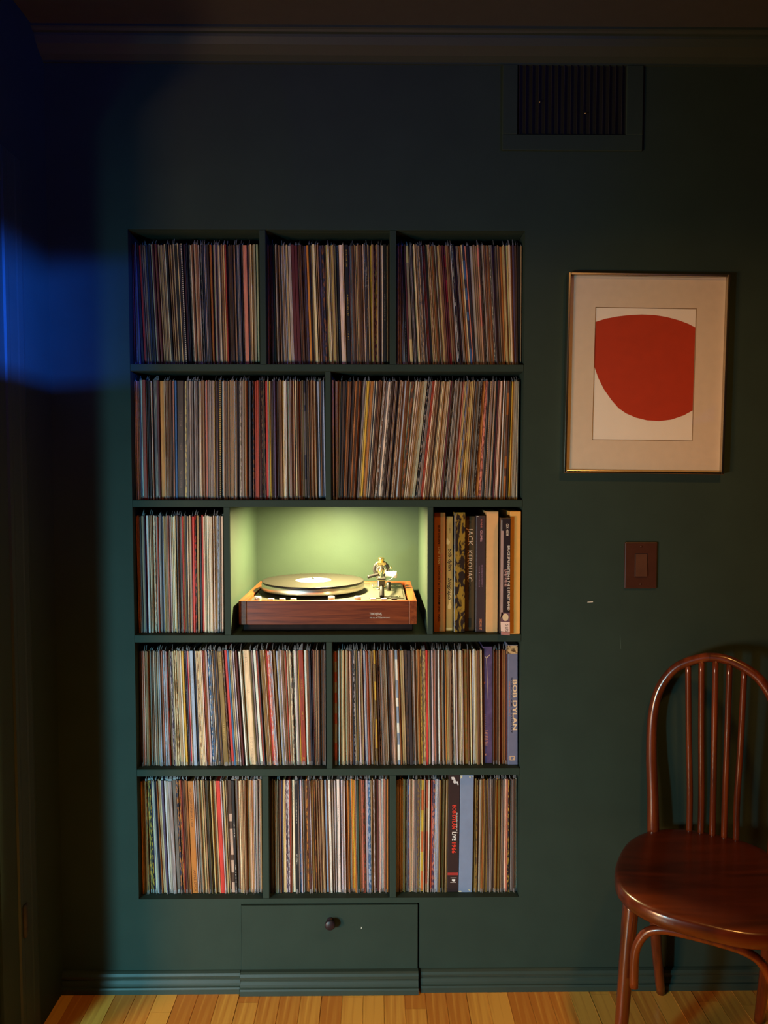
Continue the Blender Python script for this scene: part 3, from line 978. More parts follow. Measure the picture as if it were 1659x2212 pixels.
def mottle(name, c1, c2, scale, th=0.5, stretch=(1, 1, 1), rough=0.35, soft=0.04):
    m = bpy.data.materials.new(name)
    m.use_nodes = True
    nt = m.node_tree
    b = nt.nodes['Principled BSDF']
    b.inputs['Roughness'].default_value = rough
    tc = nt.nodes.new('ShaderNodeTexCoord')
    mp = nt.nodes.new('ShaderNodeMapping')
    mp.inputs['Scale'].default_value = stretch
    n = nt.nodes.new('ShaderNodeTexNoise')
    n.inputs['Scale'].default_value = scale
    n.inputs['Detail'].default_value = 5
    n.inputs['Distortion'].default_value = 0.8
    cr = nt.nodes.new('ShaderNodeValToRGB')
    cr.color_ramp.elements[0].position = th - soft
    cr.color_ramp.elements[0].color = srgb(c1)
    cr.color_ramp.elements[1].position = th + soft
    cr.color_ramp.elements[1].color = srgb(c2)
    nt.links.new(tc.outputs['Object'], mp.inputs[0])
    nt.links.new(mp.outputs[0], n.inputs['Vector'])
    nt.links.new(n.outputs['Fac'], cr.inputs[0])
    nt.links.new(cr.outputs[0], b.inputs['Base Color'])
    return m

def scribble(p, zx, ya, yb, w, n, color):
    """print too small or worn to read: short uneven strokes across the spine"""
    r = random.Random(int(ya))
    st = (yb - ya) / n
    for i in range(n):
        y = ya + st * (i + 0.5)
        h = w * r.uniform(0.3, 0.5)
        t = st * r.uniform(0.12, 0.2)
        k = r.uniform(-0.3, 0.3) * st
        p([(zx - h, y - t + k), (zx - h * 0.2, y - t * 1.6), (zx + h, y - t - k), (zx + h, y + t - k), (zx, y + t * 1.3), (zx - h, y + t + k)], color, 'worn_print')

C3 = (915, 1085, 7.136)
GB = 'box sets beside the turntable'
r_, w_, p_ = boxset(C3, 3, 160, 338, 158, 1998, 'B06626', 'orange-brown box set with black and white lettering, nearest the turntable', 0.029, group=GB)
w_('BOB DYLAN', 240, 355, 642, 34, '2A1408')
w_('LIVE 1964', 240, 690, 946, 34, 'F0E4D4')
w_('CONCERT AT PHILHARMONIC HALL', 240, 985, 1845, 34, '2A1408')
w_('the bootleg series vol. 6', 285, 790, 1410, 22, 'D2502A')
w_('COLUMBIA', 250, 1925, 1990, 14, 'F0E4D4')
r_, w_, p_ = boxset(C3, 3, 343, 459, 218, 1990, 'A88848', 'slim mustard box set with lower-case black lettering', 0.035, group=GB)
p_([(352, 560), (372, 545), (392, 590), (412, 600), (405, 640), (380, 655), (362, 640), (352, 660)], 'CDB070', 'printed_figure')
p_([(405, 1330), (440, 1350), (438, 1480), (415, 1540), (438, 1600), (420, 1645), (380, 1640), (378, 1600), (402, 1540), (396, 1440)], 'CDB070', 'printed_figure')
w_('COLUMBIA', 410, 300, 480, 26, '8A6C34')
w_('bob dylan', 412, 715, 1055, 52, '2A1C0C')
w_('biograph', 408, 1165, 1500, 52, '2A1C0C', 0.35)
p_([(350, 1935), (447, 1935), (446, 1975), (350, 1975)], 'CDB070', 'printed_band')
r_, w_, p_ = boxset(C3, 3, 466, 638, 155, 2008, mottle('gold_black_print', '2E2420', '96762C', 34, 0.5, (2.2, 1, 1), 0.25), 'glossy gold and black patterned box set in crinkled plastic', 0.021, group=GB)
p_([(470, 170), (490, 165), (480, 2000), (462, 2000)], M['film'], 'plastic_edge')
r_, w_, p_ = boxset(C3, 3, 642, 800, 215, 1985, '4E3A1E', 'dark olive box set with pale capitals and script lettering', 0.038, group=GB)
w_('the', 722, 290, 345, 40, '1E140A', 0.4)
w_('JACK', 728, 398, 670, 74, 'E2B894')
w_('KEROUAC', 722, 740, 1220, 74, 'E2B894')
w_('Collection', 712, 1245, 1505, 44, '1A1008', 0.45)
p_([(690, 1785), (745, 1785), (742, 1925), (688, 1925)], '2E2210', 'printed_label')
r_, w_, p_ = boxset(C3, 3, 803, 952, 208, 2002, '3C2C2E', 'dark plum box set with small pink lettering', 0.025, group=GB)
scribble(p_, 890, 258, 390, 30, 7, 'B8685C')
w_('COLUMBIA', 888, 432, 610, 30, 'D89CA0')
w_('the bootleg series volumes 1-3', 903, 965, 1300, 22, 'A07890', bold=0)
w_('rare & unreleased', 858, 985, 1305, 20, 'A07890', bold=0)
w_('5 RECORD SET', 878, 1798, 1970, 34, 'E08A5C')
p_([(815, 212), (850, 218), (850, 224), (815, 222)], 'D8D0C8', 'worn_corner')
r_, w_, p_ = boxset(C3, 3, 958, 1142, 140, 2008, 'DCA86C', 'plain cream box set standing tall between two dark ones', 0.019, rough=0.6, noise=0.04, group=GB)
r_, w_, p_ = boxset(C3, 3, 1152, 1294, 242, 2052, '251A1E', 'black box set with white capitals and a pale foot label', -0.016, group=GB)
p_([(1150, 280), (1175, 275), (1172, 425), (1148, 430)], M['film'], 'plastic_edge')
p_([(1150, 430), (1190, 440), (1178, 1780), (1140, 1770)], 'A88C84', 'printed_edge')
w_('C5X 40558', 1248, 330, 512, 34, 'F0DCC8')
w_('BRUCE SPRINGSTEEN & THE E STREET BAND', 1268, 670, 1665, 34, 'F0E0D0')
w_('LIVE/1975-85', 1222, 1040, 1300, 34, 'D8A8A0')
p_([(1156, 1695), (1286, 1705), (1284, 1846), (1145, 1838)], '6A4A54', 'foot_photo')
p_([(1218 + 46 * math.cos(t * math.pi / 9), 1772 + 58 * math.sin(t * math.pi / 9)) for t in range(18)], 'E0C49C', 'foot_photo', 0.0006)
p_([(1145, 1840), (1284, 1848), (1284, 2005), (1150, 1985)], 'E8C8B8', 'foot_label')
w_('5 LPS', 1240, 1880, 1995, 40, '3A2A2A')
p_([(1152, 1995), (1284, 2008), (1284, 2050), (1155, 2040)], 'B07870', 'printed_band')
r_, w_, p_ = boxset(C3, 3, 1296, 1464, 140, 2032, 'E4A650', 'plain cream box set against the chair-side wall of the shelf', -0.0005, rough=0.6, noise=0.04, group=GB)

C4 = (705, 1370, 7.136)
dx4 = 1427.0
r_, w_, p_ = boxset(C4, 4, 990 + dx4, 1140 + dx4, 192, 1982, '564468', 'worn purple box set with scratched orange script', 0.034, noise=0.25, nscale=60, tilt=1.0, slot=(7, 2567))
p_([(1022 + dx4, 335), (1046 + dx4, 355), (1098 + dx4, 312), (1104 + dx4, 318), (1050 + dx4, 375), (1076 + dx4, 1000), (1070 + dx4, 1000), (1042 + dx4, 372), (1018 + dx4, 342)], 'B8A088', 'worn_crease')
scribble(p_, 1024 + dx4, 1225, 1480, 34, 9, 'A86A62')
scribble(p_, 1040 + dx4, 1480, 1720, 56, 11, 'CC8468')
p_([(1010 + dx4, 735), (1028 + dx4, 730), (1026 + dx4, 765), (1008 + dx4, 760)], 'D06A4C', 'printed_mark')
p_([(1024 + dx4, 1840), (1044 + dx4, 1838), (1042 + dx4, 1868), (1024 + dx4, 1866)], 'E08468', 'printed_mark')
r_, w_, p_ = boxset(C4, 4, 1358 + dx4, 1522 + dx4, 165, 2010, '6E7088', 'slate blue box set with cream capitals, beside the shelf frame', 0.022, slot=(7, 2947))
p_([(1345 + dx4, 175), (1516 + dx4, 175), (1514 + dx4, 300), (1345 + dx4, 300)], mottle('spine_photo', '5A4630', 'CBA878', 90, 0.45), 'printed_photo')
w_('BOB DYLAN', 1474 + dx4, 700, 1480, 66, 'E6C49C', bold=0.03)
w_('NO DIRECTION HOME: THE SOUNDTRACK', 1425 + dx4, 670, 1525, 30, '1E1E30')
w_('THE BOOTLEG SERIES VOL. 7', 1390 + dx4, 720, 1265, 22, 'C07A60')
p_([(1392 + dx4, 1875), (1475 + dx4, 1875), (1475 + dx4, 1945), (1392 + dx4, 1945)], 'CDA888', 'printed_logo')
p_([(1410 + dx4, 1890), (1460 + dx4, 1890), (1450 + dx4, 1908), (1432 + dx4, 1932), (1410 + dx4, 1925)], '6E7088', 'printed_logo', 0.0005)

C5 = (840, 1655, 5.53)
r_, w_, p_ = boxset(C5, 5, 703, 838, 108, 1504, '2C2022', 'black box set with red and white lettering, bottom shelf', 0.025, tilt=9.0, slot=(10, 840))
w_('BOB DYLAN', 778, 465, 750, 48, 'E23A28', bold=0.02)
w_('LIVE', 780, 785, 890, 48, 'F4EEE6', bold=0.02)
w_('1966', 778, 912, 1040, 48, 'E23A28', bold=0.02)
w_('the bootleg series vol. 4', 812, 555, 800, 14, 'E8E0D8')
p_([(700, 1272), (826, 1272), (826, 1302), (700, 1302)], 'A8322E', 'printed_band')
p_([(745, 130), (775, 128), (790, 150), (800, 185), (822, 180), (832, 225), (822, 228), (808, 198), (795, 205), (785, 215), (768, 195), (772, 165), (750, 160)], 'DDD2CC', 'printed_figure')
p_([(752, 1350), (792, 1350), (790, 1374), (770, 1376), (752, 1368)], 'F0EAE4', 'printed_logo')
p_([(735, 1330), (808, 1330), (808, 1338), (735, 1338)], 'A89C98', 'printed_line')
p_([(732, 1384), (802, 1384), (802, 1392), (732, 1392)], 'A89C98', 'printed_line')
r_, w_, p_ = boxset(C5, 5, 841, 1003, 106, 1508, '7C8CA8', 'plain grey-blue box set with chipped corners, bottom shelf', 0.023, tilt=10.0, noise=0.05, slot=(10, 1005))
for q in ([(852, 112), (880, 112), (872, 140), (856, 150)], [(990, 118), (1012, 116), (1010, 135)], [(830, 1488), (862, 1488), (868, 1502), (830, 1502)], [(940, 1470), (972, 1476), (970, 1500), (955, 1486)], [(955, 122), (976, 122), (972, 148), (960, 140)]):
    p_(q, 'D8CDA8', 'worn_corner')

C5A = (285, 1655, 5.53)
r_, w_, p_ = boxset(C5A, 5, 688, 752, 180, 1520, 'B66F2A', 'orange-brown box set with faint dark capitals, bottom shelf', 0.026, tilt=-36.0, slot=(8, 755))
w_('THE CONCERT FOR BANGLA DESH', 728, 250, 730, 26, '7A4418')
w_('APPLE STCX', 728, 1240, 1500, 26, '7A4418')

# ------------------------------------------------------------------ turntable
TY0, TY1 = 0.040, 0.412
pl = at_y(515.8, 1325, TY0)
pr_ = at_y(900.2, 1325, TY0)
TX0, TX1 = pl.x, pr_.x
TZ0 = SH[2][1] + 0.0006
TZP = at_y(707, 1349, TY0).z       # foot of the veneered plinth
TZT = at_y(707, 1297.5, TY0).z     # top edge of the plinth
torg = Vector(((TX0 + TX1) / 2, TY0 + 0.18, TZ0))
tt = empty('turntable', torg)
tag(tt, 'mahogany turntable with metal deck and platter in the lit shelf bay', 'turntable')
def T(mb, name, m, parent=None):
    return mb.build(name, m, parent or tt, torg)
T(MB().bbox((TX0 + 0.010, TY0 + 0.006, TZ0), (TX1 - 0.010, TY1 - 0.006, TZP + 0.004), 0.002, 1), 'base', M['base'])
RW = 0.021
T(MB().bbox((TX0, TY0, TZP), (TX0 + RW, TY1, TZT), 0.0012, 2), 'side_rail', M['plinth_y'])
T(MB().bbox((TX1 - RW, TY0, TZP), (TX1, TY1, TZT), 0.0012, 2), 'side_rail', M['plinth_y'])
fb = T(MB().bbox((TX0 + RW + 0.0006, TY0 - 0.0004, TZP), (TX1 - RW - 0.0001, TY0 + 0.010, TZT), 0.0012, 2), 'front_board', M['plinth'])
T(MB().bbox((TX0 + RW, TY1 - 0.018, TZP), (TX1 - RW, TY1, TZT), 0.0012, 2), 'back_rail', M['plinth'])
DKZ = TZT - 0.004
dx0, dx1, dy0, dy1 = TX0 + RW + 0.004, TX1 - RW - 0.006, TY0 + 0.0115, TY1 - 0.022
T(MB().bbox((dx0, dy0, DKZ - 0.012), (dx1, dy1, DKZ), 0.0015, 2), 'deck_plate', M['deck'])
T(MB().box((TX0 + RW, TY0 + 0.010, TZP + 0.01), (TX1 - RW, TY1 - 0.018, DKZ - 0.014)), 'inner_tray', M['void_black'])
# platter over a black disc that paints the shade of its well
PC = Vector((at_y(676.6, 1251, 0.235).x, 0.232, DKZ))
T(MB().lathe([(0.0, 0.0), (0.158, 0.0), (0.160, 0.0008), (0.158, 0.0012), (0.0, 0.0012)], PC, seg=96), 'platter_well', M['void_black'])
RZ = 1.395 - 0.309                         # playing surface
ph = RZ - DKZ - 0.0045
T(MB().lathe([(0.0, 0.004), (0.128, 0.004), (0.130, 0.008), (0.1495, 0.009), (0.1515, 0.011), (0.1515, ph - 0.002), (0.1500, ph), (0.0, ph)], PC, seg=128), 'platter', M['steel'])
T(MB().lathe([(0.0, ph), (0.1485, ph), (0.1490, ph + 0.0015), (0.1475, ph + 0.003), (0.0, ph + 0.003)], PC, seg=96), 'rubber_mat', M['black'])
# spindle
T(MB().lathe([(0.0035, ph), (0.0035, ph + 0.0105), (0.0025, ph + 0.0125), (0.0, ph + 0.0132)], PC, seg=16), 'spindle', M['steel2'])
# the record on it: a thing of its own
ro = Vector((PC.x, PC.y, DKZ + ph + 0.0034))
def vinyl_mat():
    m = M['vinyl']
    nt = m.node_tree
    b = nt.nodes['Principled BSDF']
    tc = nt.nodes.new('ShaderNodeTexCoord')
    ln = nt.nodes.new('ShaderNodeVectorMath')
    ln.operation = 'LENGTH'
    mu = nt.nodes.new('ShaderNodeMath')
    mu.operation = 'MULTIPLY'
    mu.inputs[1].default_value = 420.0
    n = nt.nodes.new('ShaderNodeTexNoise')
    n.noise_dimensions = '1D'
    n.inputs['Scale'].default_value = 1.0
    n.inputs['Detail'].default_value = 2
    bp = nt.nodes.new('ShaderNodeBump')
    bp.inputs['Strength'].default_value = 0.35
    bp.inputs['Distance'].default_value = 0.001
    nt.links.new(tc.outputs['Object'], ln.inputs[0])
    nt.links.new(ln.outputs['Value'], mu.inputs[0])
    nt.links.new(mu.outputs[0], n.inputs['W'])
    nt.links.new(n.outputs['Fac'], bp.inputs['Height'])
    nt.links.new(bp.outputs['Normal'], b.inputs['Normal'])
vinyl_mat()
rec = MB().lathe([(0.0046, 0.0), (0.1495, 0.0002), (0.1505, 0.0009), (0.1500, 0.0017), (0.146, 0.0016), (0.055, 0.0016), (0.0046, 0.0016), (0.0046, 0.0)], ro, seg=128).build('vinyl_record', M['vinyl'], None, ro)
tag(rec, 'black vinyl record with a blank white label lying on the platter', 'record')
MB().lathe([(0.0046, 0.0016), (0.0525, 0.0016), (0.0527, 0.0019), (0.0046, 0.0020)], ro, seg=64).build('paper_label', M['paper'], rec, ro)

# controls along the front of the deck
def deck_at(px, py):
    return at_z(px, py, DKZ)
def round_knob(px, r=0.0095, h=0.011):
    q = deck_at(px, 1296)
    c = (q.x, TY0 + 0.030, DKZ)
    T(MB().lathe([(0.0, 0.0), (r, 0.0), (r, h * 0.75), (r * 0.9, h), (0.0, h)], c, seg=28), 'control_knob', M['knob'])
for px in (558, 716, 773):
    round_knob(px)
def push_button(px, m, w=0.015):
    q = deck_at(px, 1294)
    o = T(MB().bbox((q.x - w / 2 - 0.002, TY0 + 0.021, DKZ), (q.x + w / 2 + 0.002, TY0 + 0.037, DKZ + 0.002), 0.0005, 1), 'button_surround', M['deck2'])
    MB().bbox((q.x - w / 2, TY0 + 0.0225, DKZ + 0.0015), (q.x + w / 2, TY0 + 0.0355, DKZ + 0.0055), 0.0008, 2).build('push_button', m, o, torg)
for px in (588, 612, 636):
    push_button(px, M['whitepl'])
for px in (806, 829):
    push_button(px, M['whitepl'])
push_button(851, M['black'])
# arm board and its screws
ax = at_z(823, 1262, DKZ).x
T(MB().bbox((ax - 0.034, TY0 + 0.055, DKZ), (dx1 - 0.006, dy1 - 0.006, DKZ + 0.0022), 0.0008, 2), 'arm_board', M['deck2'])
for (sx, sy) in ((ax - 0.026, TY0 + 0.29), (dx1 - 0.018, TY0 + 0.28), (dx1 - 0.018, TY0 + 0.075), (dx1 - 0.032, TY0 + 0.16)):
    T(MB().lathe([(0.0035, 0.0), (0.0035, 0.001), (0.0, 0.0016)], (sx, sy, DKZ + 0.0022), seg=14), 'screw', M['steel2'])
AZ = DKZ + 0.0022
py = TY0 + 0.235                            # pivot
# arm base
arm = T(MB().lathe([(0.026, 0.0), (0.026, 0.0025), (0.020, 0.0035), (0.018, 0.006), (0.013, 0.008), (0.013, 0.030), (0.0155, 0.031), (0.0155, 0.036), (0.0, 0.036)], (ax, py, AZ), seg=40), 'tonearm', M['steel2'])
AH = AZ + 0.058                             # height of the arm axis
def A(mb, name, m):
    return mb.build(name, m, arm, torg)
A(MB().tube([(ax + 0.0215 * math.cos(t), py, AH + 0.0215 * math.sin(t)) for t in [2 * math.pi * k / 24 for k in range(24)]], 0.0042, 10, True, 2), 'gimbal_ring', M['black'])
A(MB().tube([(ax + 0.0125 * math.cos(t), py - 0.006, AH + 0.0125 * math.sin(t)) for t in [2 * math.pi * k / 20 for k in range(20)]], 0.0032, 10, True, 2), 'bearing_ring', M['steel2'])
A(MB().lathe([(0.0, -0.002), (0.0085, -0.002), (0.0085, 0.006), (0.0095, 0.007), (0.0095, 0.011), (0.007, 0.0125), (0.0, 0.0125)], (ax, py, AH + 0.0225), seg=24), 'bearing_cap', M['brass'])
A(MB().bbox((ax - 0.0145, py - 0.012, AH + 0.014), (ax + 0.0145, py + 0.010, AH + 0.0205), 0.0015, 2), 'yoke', M['brass'])
A(MB().lathe([(0.0, 0.0), (0.003, 0.0), (0.003, 0.009), (0.0, 0.0095)], (ax + 0.024, py, AH + 0.004), (1, 0, 0), 12), 'bias_pin', M['brass'])
A(MB().lathe([(0.0, 0.0), (0.017, 0.001), (0.019, 0.004), (0.019, 0.026), (0.017, 0.029), (0.0, 0.029)], (ax, py + 0.030, AH), (0, 1, 0), 32), 'counterweight', M['black'])
A(MB().tube([(ax, py + 0.062, AH), (ax, py - 0.02, AH), (ax + 0.001, py - 0.075, AH - 0.004), (ax, py - 0.135, AH - 0.016), (ax, py - 0.155, AH - 0.021)], [0.0048, 0.0048, 0.0045, 0.0045, 0.0050], 14), 'arm_tube', M['steel2'])
A(MB().lathe([(0.0, 0.0), (0.009, 0.0), (0.010, 0.004), (0.0085, 0.010), (0.0, 0.012)], (ax, py - 0.028, AH - 0.004), (0, -0.96, -0.2), 24), 'arm_collar', M['brass'])
A(MB().bbox((ax - 0.0105, py - 0.162, AH - 0.031), (ax + 0.0105, py - 0.140, AH - 0.011), 0.002, 2), 'head_socket', M['brass'])
A(MB().bbox((ax - 0.0115, py - 0.158, AH - 0.0115), (ax + 0.0115, py - 0.141, AH - 0.0065), 0.001, 2), 'socket_cap', M['black'])
A(MB().tube([(ax + 0.001, py - 0.160, AH - 0.029), (ax + 0.001, py - 0.170, AH - 0.040), (ax + 0.001, py - 0.180, AH - 0.055)], [0.0062, 0.0066, 0.0070], 12), 'head_shell', M['black'])
A(MB().tube([(ax - 0.008, py - 0.03, AH - 0.012), (ax - 0.026, py - 0.036, AH - 0.016), (ax - 0.040, py - 0.042, AH - 0.019)], [0.0045, 0.0050, 0.0048], 10), 'lift_lever', M['black'])
A(MB().lathe([(0.0, 0.0), (0.008, 0.0), (0.0085, 0.020), (0.0105, 0.024), (0.0105, 0.034), (0.008, 0.036), (0.0, 0.036)], (ax + 0.012, py - 0.012, AH - 0.013), (1, -0.15, -0.05), 24), 'bias_dial', M['whitepl'])
A(MB().tube([(ax + 0.040, py - 0.02, AH - 0.016), (ax + 0.030, py - 0.03, AH - 0.026), (ax + 0.018, py - 0.03, AH - 0.030)], 0.0012, 8), 'bias_thread', M['whitepl'])
A(MB().lathe([(0.0, 0.0), (0.007, 0.0), (0.006, 0.010), (0.006, 0.026), (0.0, 0.026)], (ax + 0.022, py - 0.05, AZ), seg=20), 'arm_rest', M['black'])
# lettering on the front board
def px_text(s, x0, x1, yb, cap, m, shear=0.0, y=TY0 - 0.0004):
    a, b = at_y(x0, yb, y), at_y(x1, yb, y)
    h = at_y(x0, yb - cap, y).z - a.z
    return flat_text('lettering', s, m, tt, torg, a, (1, 0, 0), (0, 0, 1), b.x - a.x, h, shear)
M['silverink'] = mat('silver_ink', srgb('E8E0D0'), 0.4)
px_text('THORENS', 798, 824.5, 1328.5, 5.2, M['silverink'])
px_text('TD 126 MK II ELECTRONIC', 798.5, 842, 1335.8, 2.6, M['silverink'])
sw = [at_y(px, pyy, TY0) for px, pyy in ((812, 1329.5), (817, 1331.6), (822, 1331.2), (825, 1327.5))]
MB().tube([(p.x, TY0 - 0.0005, p.z) for p in sw], 0.0004, 6).build('printed_swash', M['silverink'], tt, torg)

# ------------------------------------------------------------------ drawer in the plinth under the shelves
dorg = Vector(((DX0 + DX1) / 2, 0.0, 0.0))
dr = empty('drawer', dorg)
tag(dr, 'dark green drawer with a black knob at floor level under the shelves', 'drawer')
MB().bbox((DX0 + 0.0012, -0.005, 0.004), (DX1 - 0.0035, 0.014, DZ1 - 0.0022), 0.0012, 2).build('front_panel', M['paint'], dr, dorg)
MB().prism([(p - 0.0052 - (0.006 if p < 0 else 0), q + 0.0008) for p, q in base_prof(0.058, 0.012)], 'x', DX0 - 0.0005, DX1 - 0.0025).build('skirting_strip', M['trim'], dr, dorg)
MB().box((DX0 + 0.006, 0.014, 0.006), (DX1 - 0.008, 0.36, DZ1 - 0.02)).build('drawer_box', M['void_black'], dr, dorg)
kq = at_y(713, 1997, -0.022)
MB().lathe([(0.0, -0.001), (0.010, -0.001), (0.0105, 0.001), (0.006, 0.003), (0.0055, 0.010), (0.009, 0.013), (0.0138, 0.017), (0.0142, 0.021), (0.0115, 0.0245), (0.0, 0.0255)], (kq.x, -0.005, kq.z), (0, -1, 0), 32).build('knob', mat('black_knob', (0.012, 0.006, 0.010, 1), 0.45), dr, dorg)
cq = at_y(780.5, 2004, -0.005)
MB().add([(cq.x - 0.001, -0.0053, cq.z - 0.003), (cq.x + 0.001, -0.0053, cq.z - 0.002), (cq.x + 0.0012, -0.0053, cq.z + 0.002), (cq.x - 0.0006, -0.0053, cq.z + 0.003), (cq.x, -0.004, cq.z)], [(0, 1, 2, 3), (0, 4, 1), (1, 4, 2), (2, 4, 3), (3, 4, 0)]).build('paint_chip', M['chip'], dr, dorg)
# added black lining that keeps the gap round the drawer dark
rc = MB().box((DX0 - 0.03, 0.40, -0.005), (DX1 + 0.03, 0.42, DZ1 + 0.01)).box((DX0 - 0.03, 0.021, -0.005), (DX0 - 0.01, 0.40, DZ1 + 0.01)).box((DX1 + 0.01, 0.021, -0.005), (DX1 + 0.03, 0.40, DZ1 + 0.01))
rc.box((DX0 - 0.01, 0.021, -0.006), (DX1 + 0.01, 0.40, -0.001))
tag(rc.build('wall_recess', M['void_black']), kind='structure')

# ------------------------------------------------------------------ vent grille
v0 = at_y(1119, 141, -0.008)
v1 = at_y(1352.5, 290.5, -0.008)
gx0, gx1, gz1, gz0 = v0.x, v1.x, v0.z, v1.z
vf = at_y(1388, 325, -0.008)
fx1, fz0 = vf.x, vf.z
fx0 = at_y(1085, 300, -0.008).x
fz1 = cz - 0.0005
gz1 = min(gz1, fz1 - 0.002)
vorg = Vector(((fx0 + fx1) / 2, 0.0, fz0))
vent = empty('wall_vent', vorg)
tag(vent, 'dark vent grille in a painted frame high under the cornice', 'vent')
vm = MB()
vm.bbox((fx0, -0.008, fz0), (fx1, 0.0, gz0), 0.0015, 1)
vm.bbox((fx0, -0.008, gz0), (gx0, 0.0, fz1), 0.0015, 1)
vm.bbox((gx1, -0.008, gz0), (fx1, 0.0, fz1), 0.0015, 1)
vm.build('vent_frame', M['paint'], vent, vorg)
MB().box((gx0, -0.0012, gz0), (gx1, 0.0, fz1)).build('backing', M['void_black'], vent, vorg)
nsl = 17
pit = (gx1 - gx0) / nsl
for i in range(nsl):
    cx = gx0 + pit * (i + 0.5)
    sl = MB()
    sl.add([(cx - 0.004, -0.0085, gz0 + 0.001), (cx + 0.004, -0.0020, gz0 + 0.001), (cx + 0.0033, -0.0013, gz0 + 0.001), (cx - 0.0047, -0.0078, gz0 + 0.001),
            (cx - 0.004, -0.0085, fz1 - 0.001), (cx + 0.004, -0.0020, fz1 - 0.001), (cx + 0.0033, -0.0013, fz1 - 0.001), (cx - 0.0047, -0.0078, fz1 - 0.001)],
           [(0, 1, 5, 4), (1, 2, 6, 5), (2, 3, 7, 6), (3, 0, 4, 7), (0, 3, 2, 1), (4, 5, 6, 7)])
    sl.build('slat', M['slat'], vent, vorg)
for px, pyy in ((1166, 219), (1265, 244)):
    q = at_y(px, pyy, -0.009)
    MB().lathe([(0.0022, 0), (0.0022, 0.001), (0, 0.0016)], (q.x, -0.0078, q.z), (0, -1, 0), 12).build('screw', M['brass'], vent, vorg)

# ------------------------------------------------------------------ light switch
s0, s1 = at_y(1350, 1171, -0.005), at_y(1418.5, 1271.5, -0.005)
sorg = Vector(((s0.x + s1.x) / 2, 0.0, s1.z))
sw_ = empty('light_switch', sorg)
tag(sw_, 'brown light switch plate with one rocker under the framed print', 'switch')
MB().bbox((s0.x, -0.006, s1.z), (s1.x, 0.0, s0.z), 0.0025, 2).build('cover_plate', M['switch'], sw_, sorg)
a, b = at_y(1373, 1197, -0.006), at_y(1397, 1245, -0.006)
MB().bbox((a.x - 0.0016, -0.0066, b.z - 0.0016), (b.x + 0.0016, -0.0058, a.z + 0.0016), 0.0003, 1).build('rocker_surround', M['black'], sw_, sorg)
mb = MB()
mb.add([(a.x, -0.006, b.z), (b.x, -0.006, b.z), (b.x, -0.006, a.z), (a.x, -0.006, a.z), (a.x, -0.0105, b.z), (b.x, -0.0105, b.z), (b.x, -0.0070, a.z), (a.x, -0.0070, a.z)],
       [(0, 3, 2, 1), (4, 5, 6, 7), (0, 1, 5, 4), (1, 2, 6, 5), (2, 3, 7, 6), (3, 0, 4, 7)])
mb.build('rocker', M['rocker'], sw_, sorg)
for dz in (0.010, -0.010):
    zc = s0.z - 0.012 if dz > 0 else s1.z + 0.012
    MB().lathe([(0.0028, 0), (0.0028, 0.0005), (0, 0.001)], ((s0.x + s1.x) / 2, -0.006, zc), (0, -1, 0), 14).build('screw', M['switch'], sw_, sorg)
# scuffs in the wall paint near the switch
for pts in ([(1269, 1300), (1281, 1299), (1281, 1301), (1269, 1301.5)], [(1339, 1372), (1340, 1372), (1341.5, 1402), (1340.5, 1402)]):
    q = [at_y(*p, -0.0004) for p in pts]
    mb = MB()
    mb.add([(p.x, -0.0004, p.z) for p in q] + [(p.x, 0.0002, p.z) for p in q], [(0, 1, 2, 3), (0, 4, 5, 1), (1, 5, 6, 2), (2, 6, 7, 3), (3, 7, 4, 0)])
    mb.build('paint_chip', M['chip'] if pts[0][0] < 1300 else mat('scuffed_paint', (0.06, 0.10, 0.08, 1), 0.5), wall_back)

# ------------------------------------------------------------------ framed print
PFY = -0.024
c00, c10, c01, c11 = at_y(1217.5, 1023, PFY), at_y(1564.5, 1023, PFY), at_y(1229, 589, PFY), at_y(1578, 591, PFY)
lean_x = ((c01.x - c00.x) + (c11.x - c10.x)) / 2
fw_ = ((c10.x - c00.x) + (c11.x - c01.x)) / 2
fh_ = (c01.z + c11.z - c00.z - c10.z) / 2
porg = Vector(((c00.x + c10.x) / 2 + lean_x * 0.0, 0.0, (c00.z + c10.z) / 2))
pic = empty('framed_print', porg)
rot = Matrix.Rotation(math.atan2(lean_x, fh_), 4, 'Y')
pic.rotation_euler = (0, math.atan2(lean_x, fh_), 0)
tag(pic, 'metal-framed print of a red rounded shape in a cream mat', 'picture')
hw = fw_ / 2
FT = 0.0065
def Pc(mb, name, m, parent=None):
    o = mb.build(name, m, parent or pic)
    return o
mbf = MB()
for a, b in (((-hw, PFY, 0), (-hw + FT, -0.001, fh_)), ((hw - FT, PFY, 0), (hw, -0.001, fh_)), ((-hw + FT, PFY, 0), (hw - FT, -0.001, FT)), ((-hw + FT, PFY, fh_ - FT), (hw - FT, -0.001, fh_))):
    Pc(MB().bbox(a, b, 0.0012, 2), 'frame_bar', M['framemetal'])
my = PFY + 0.013
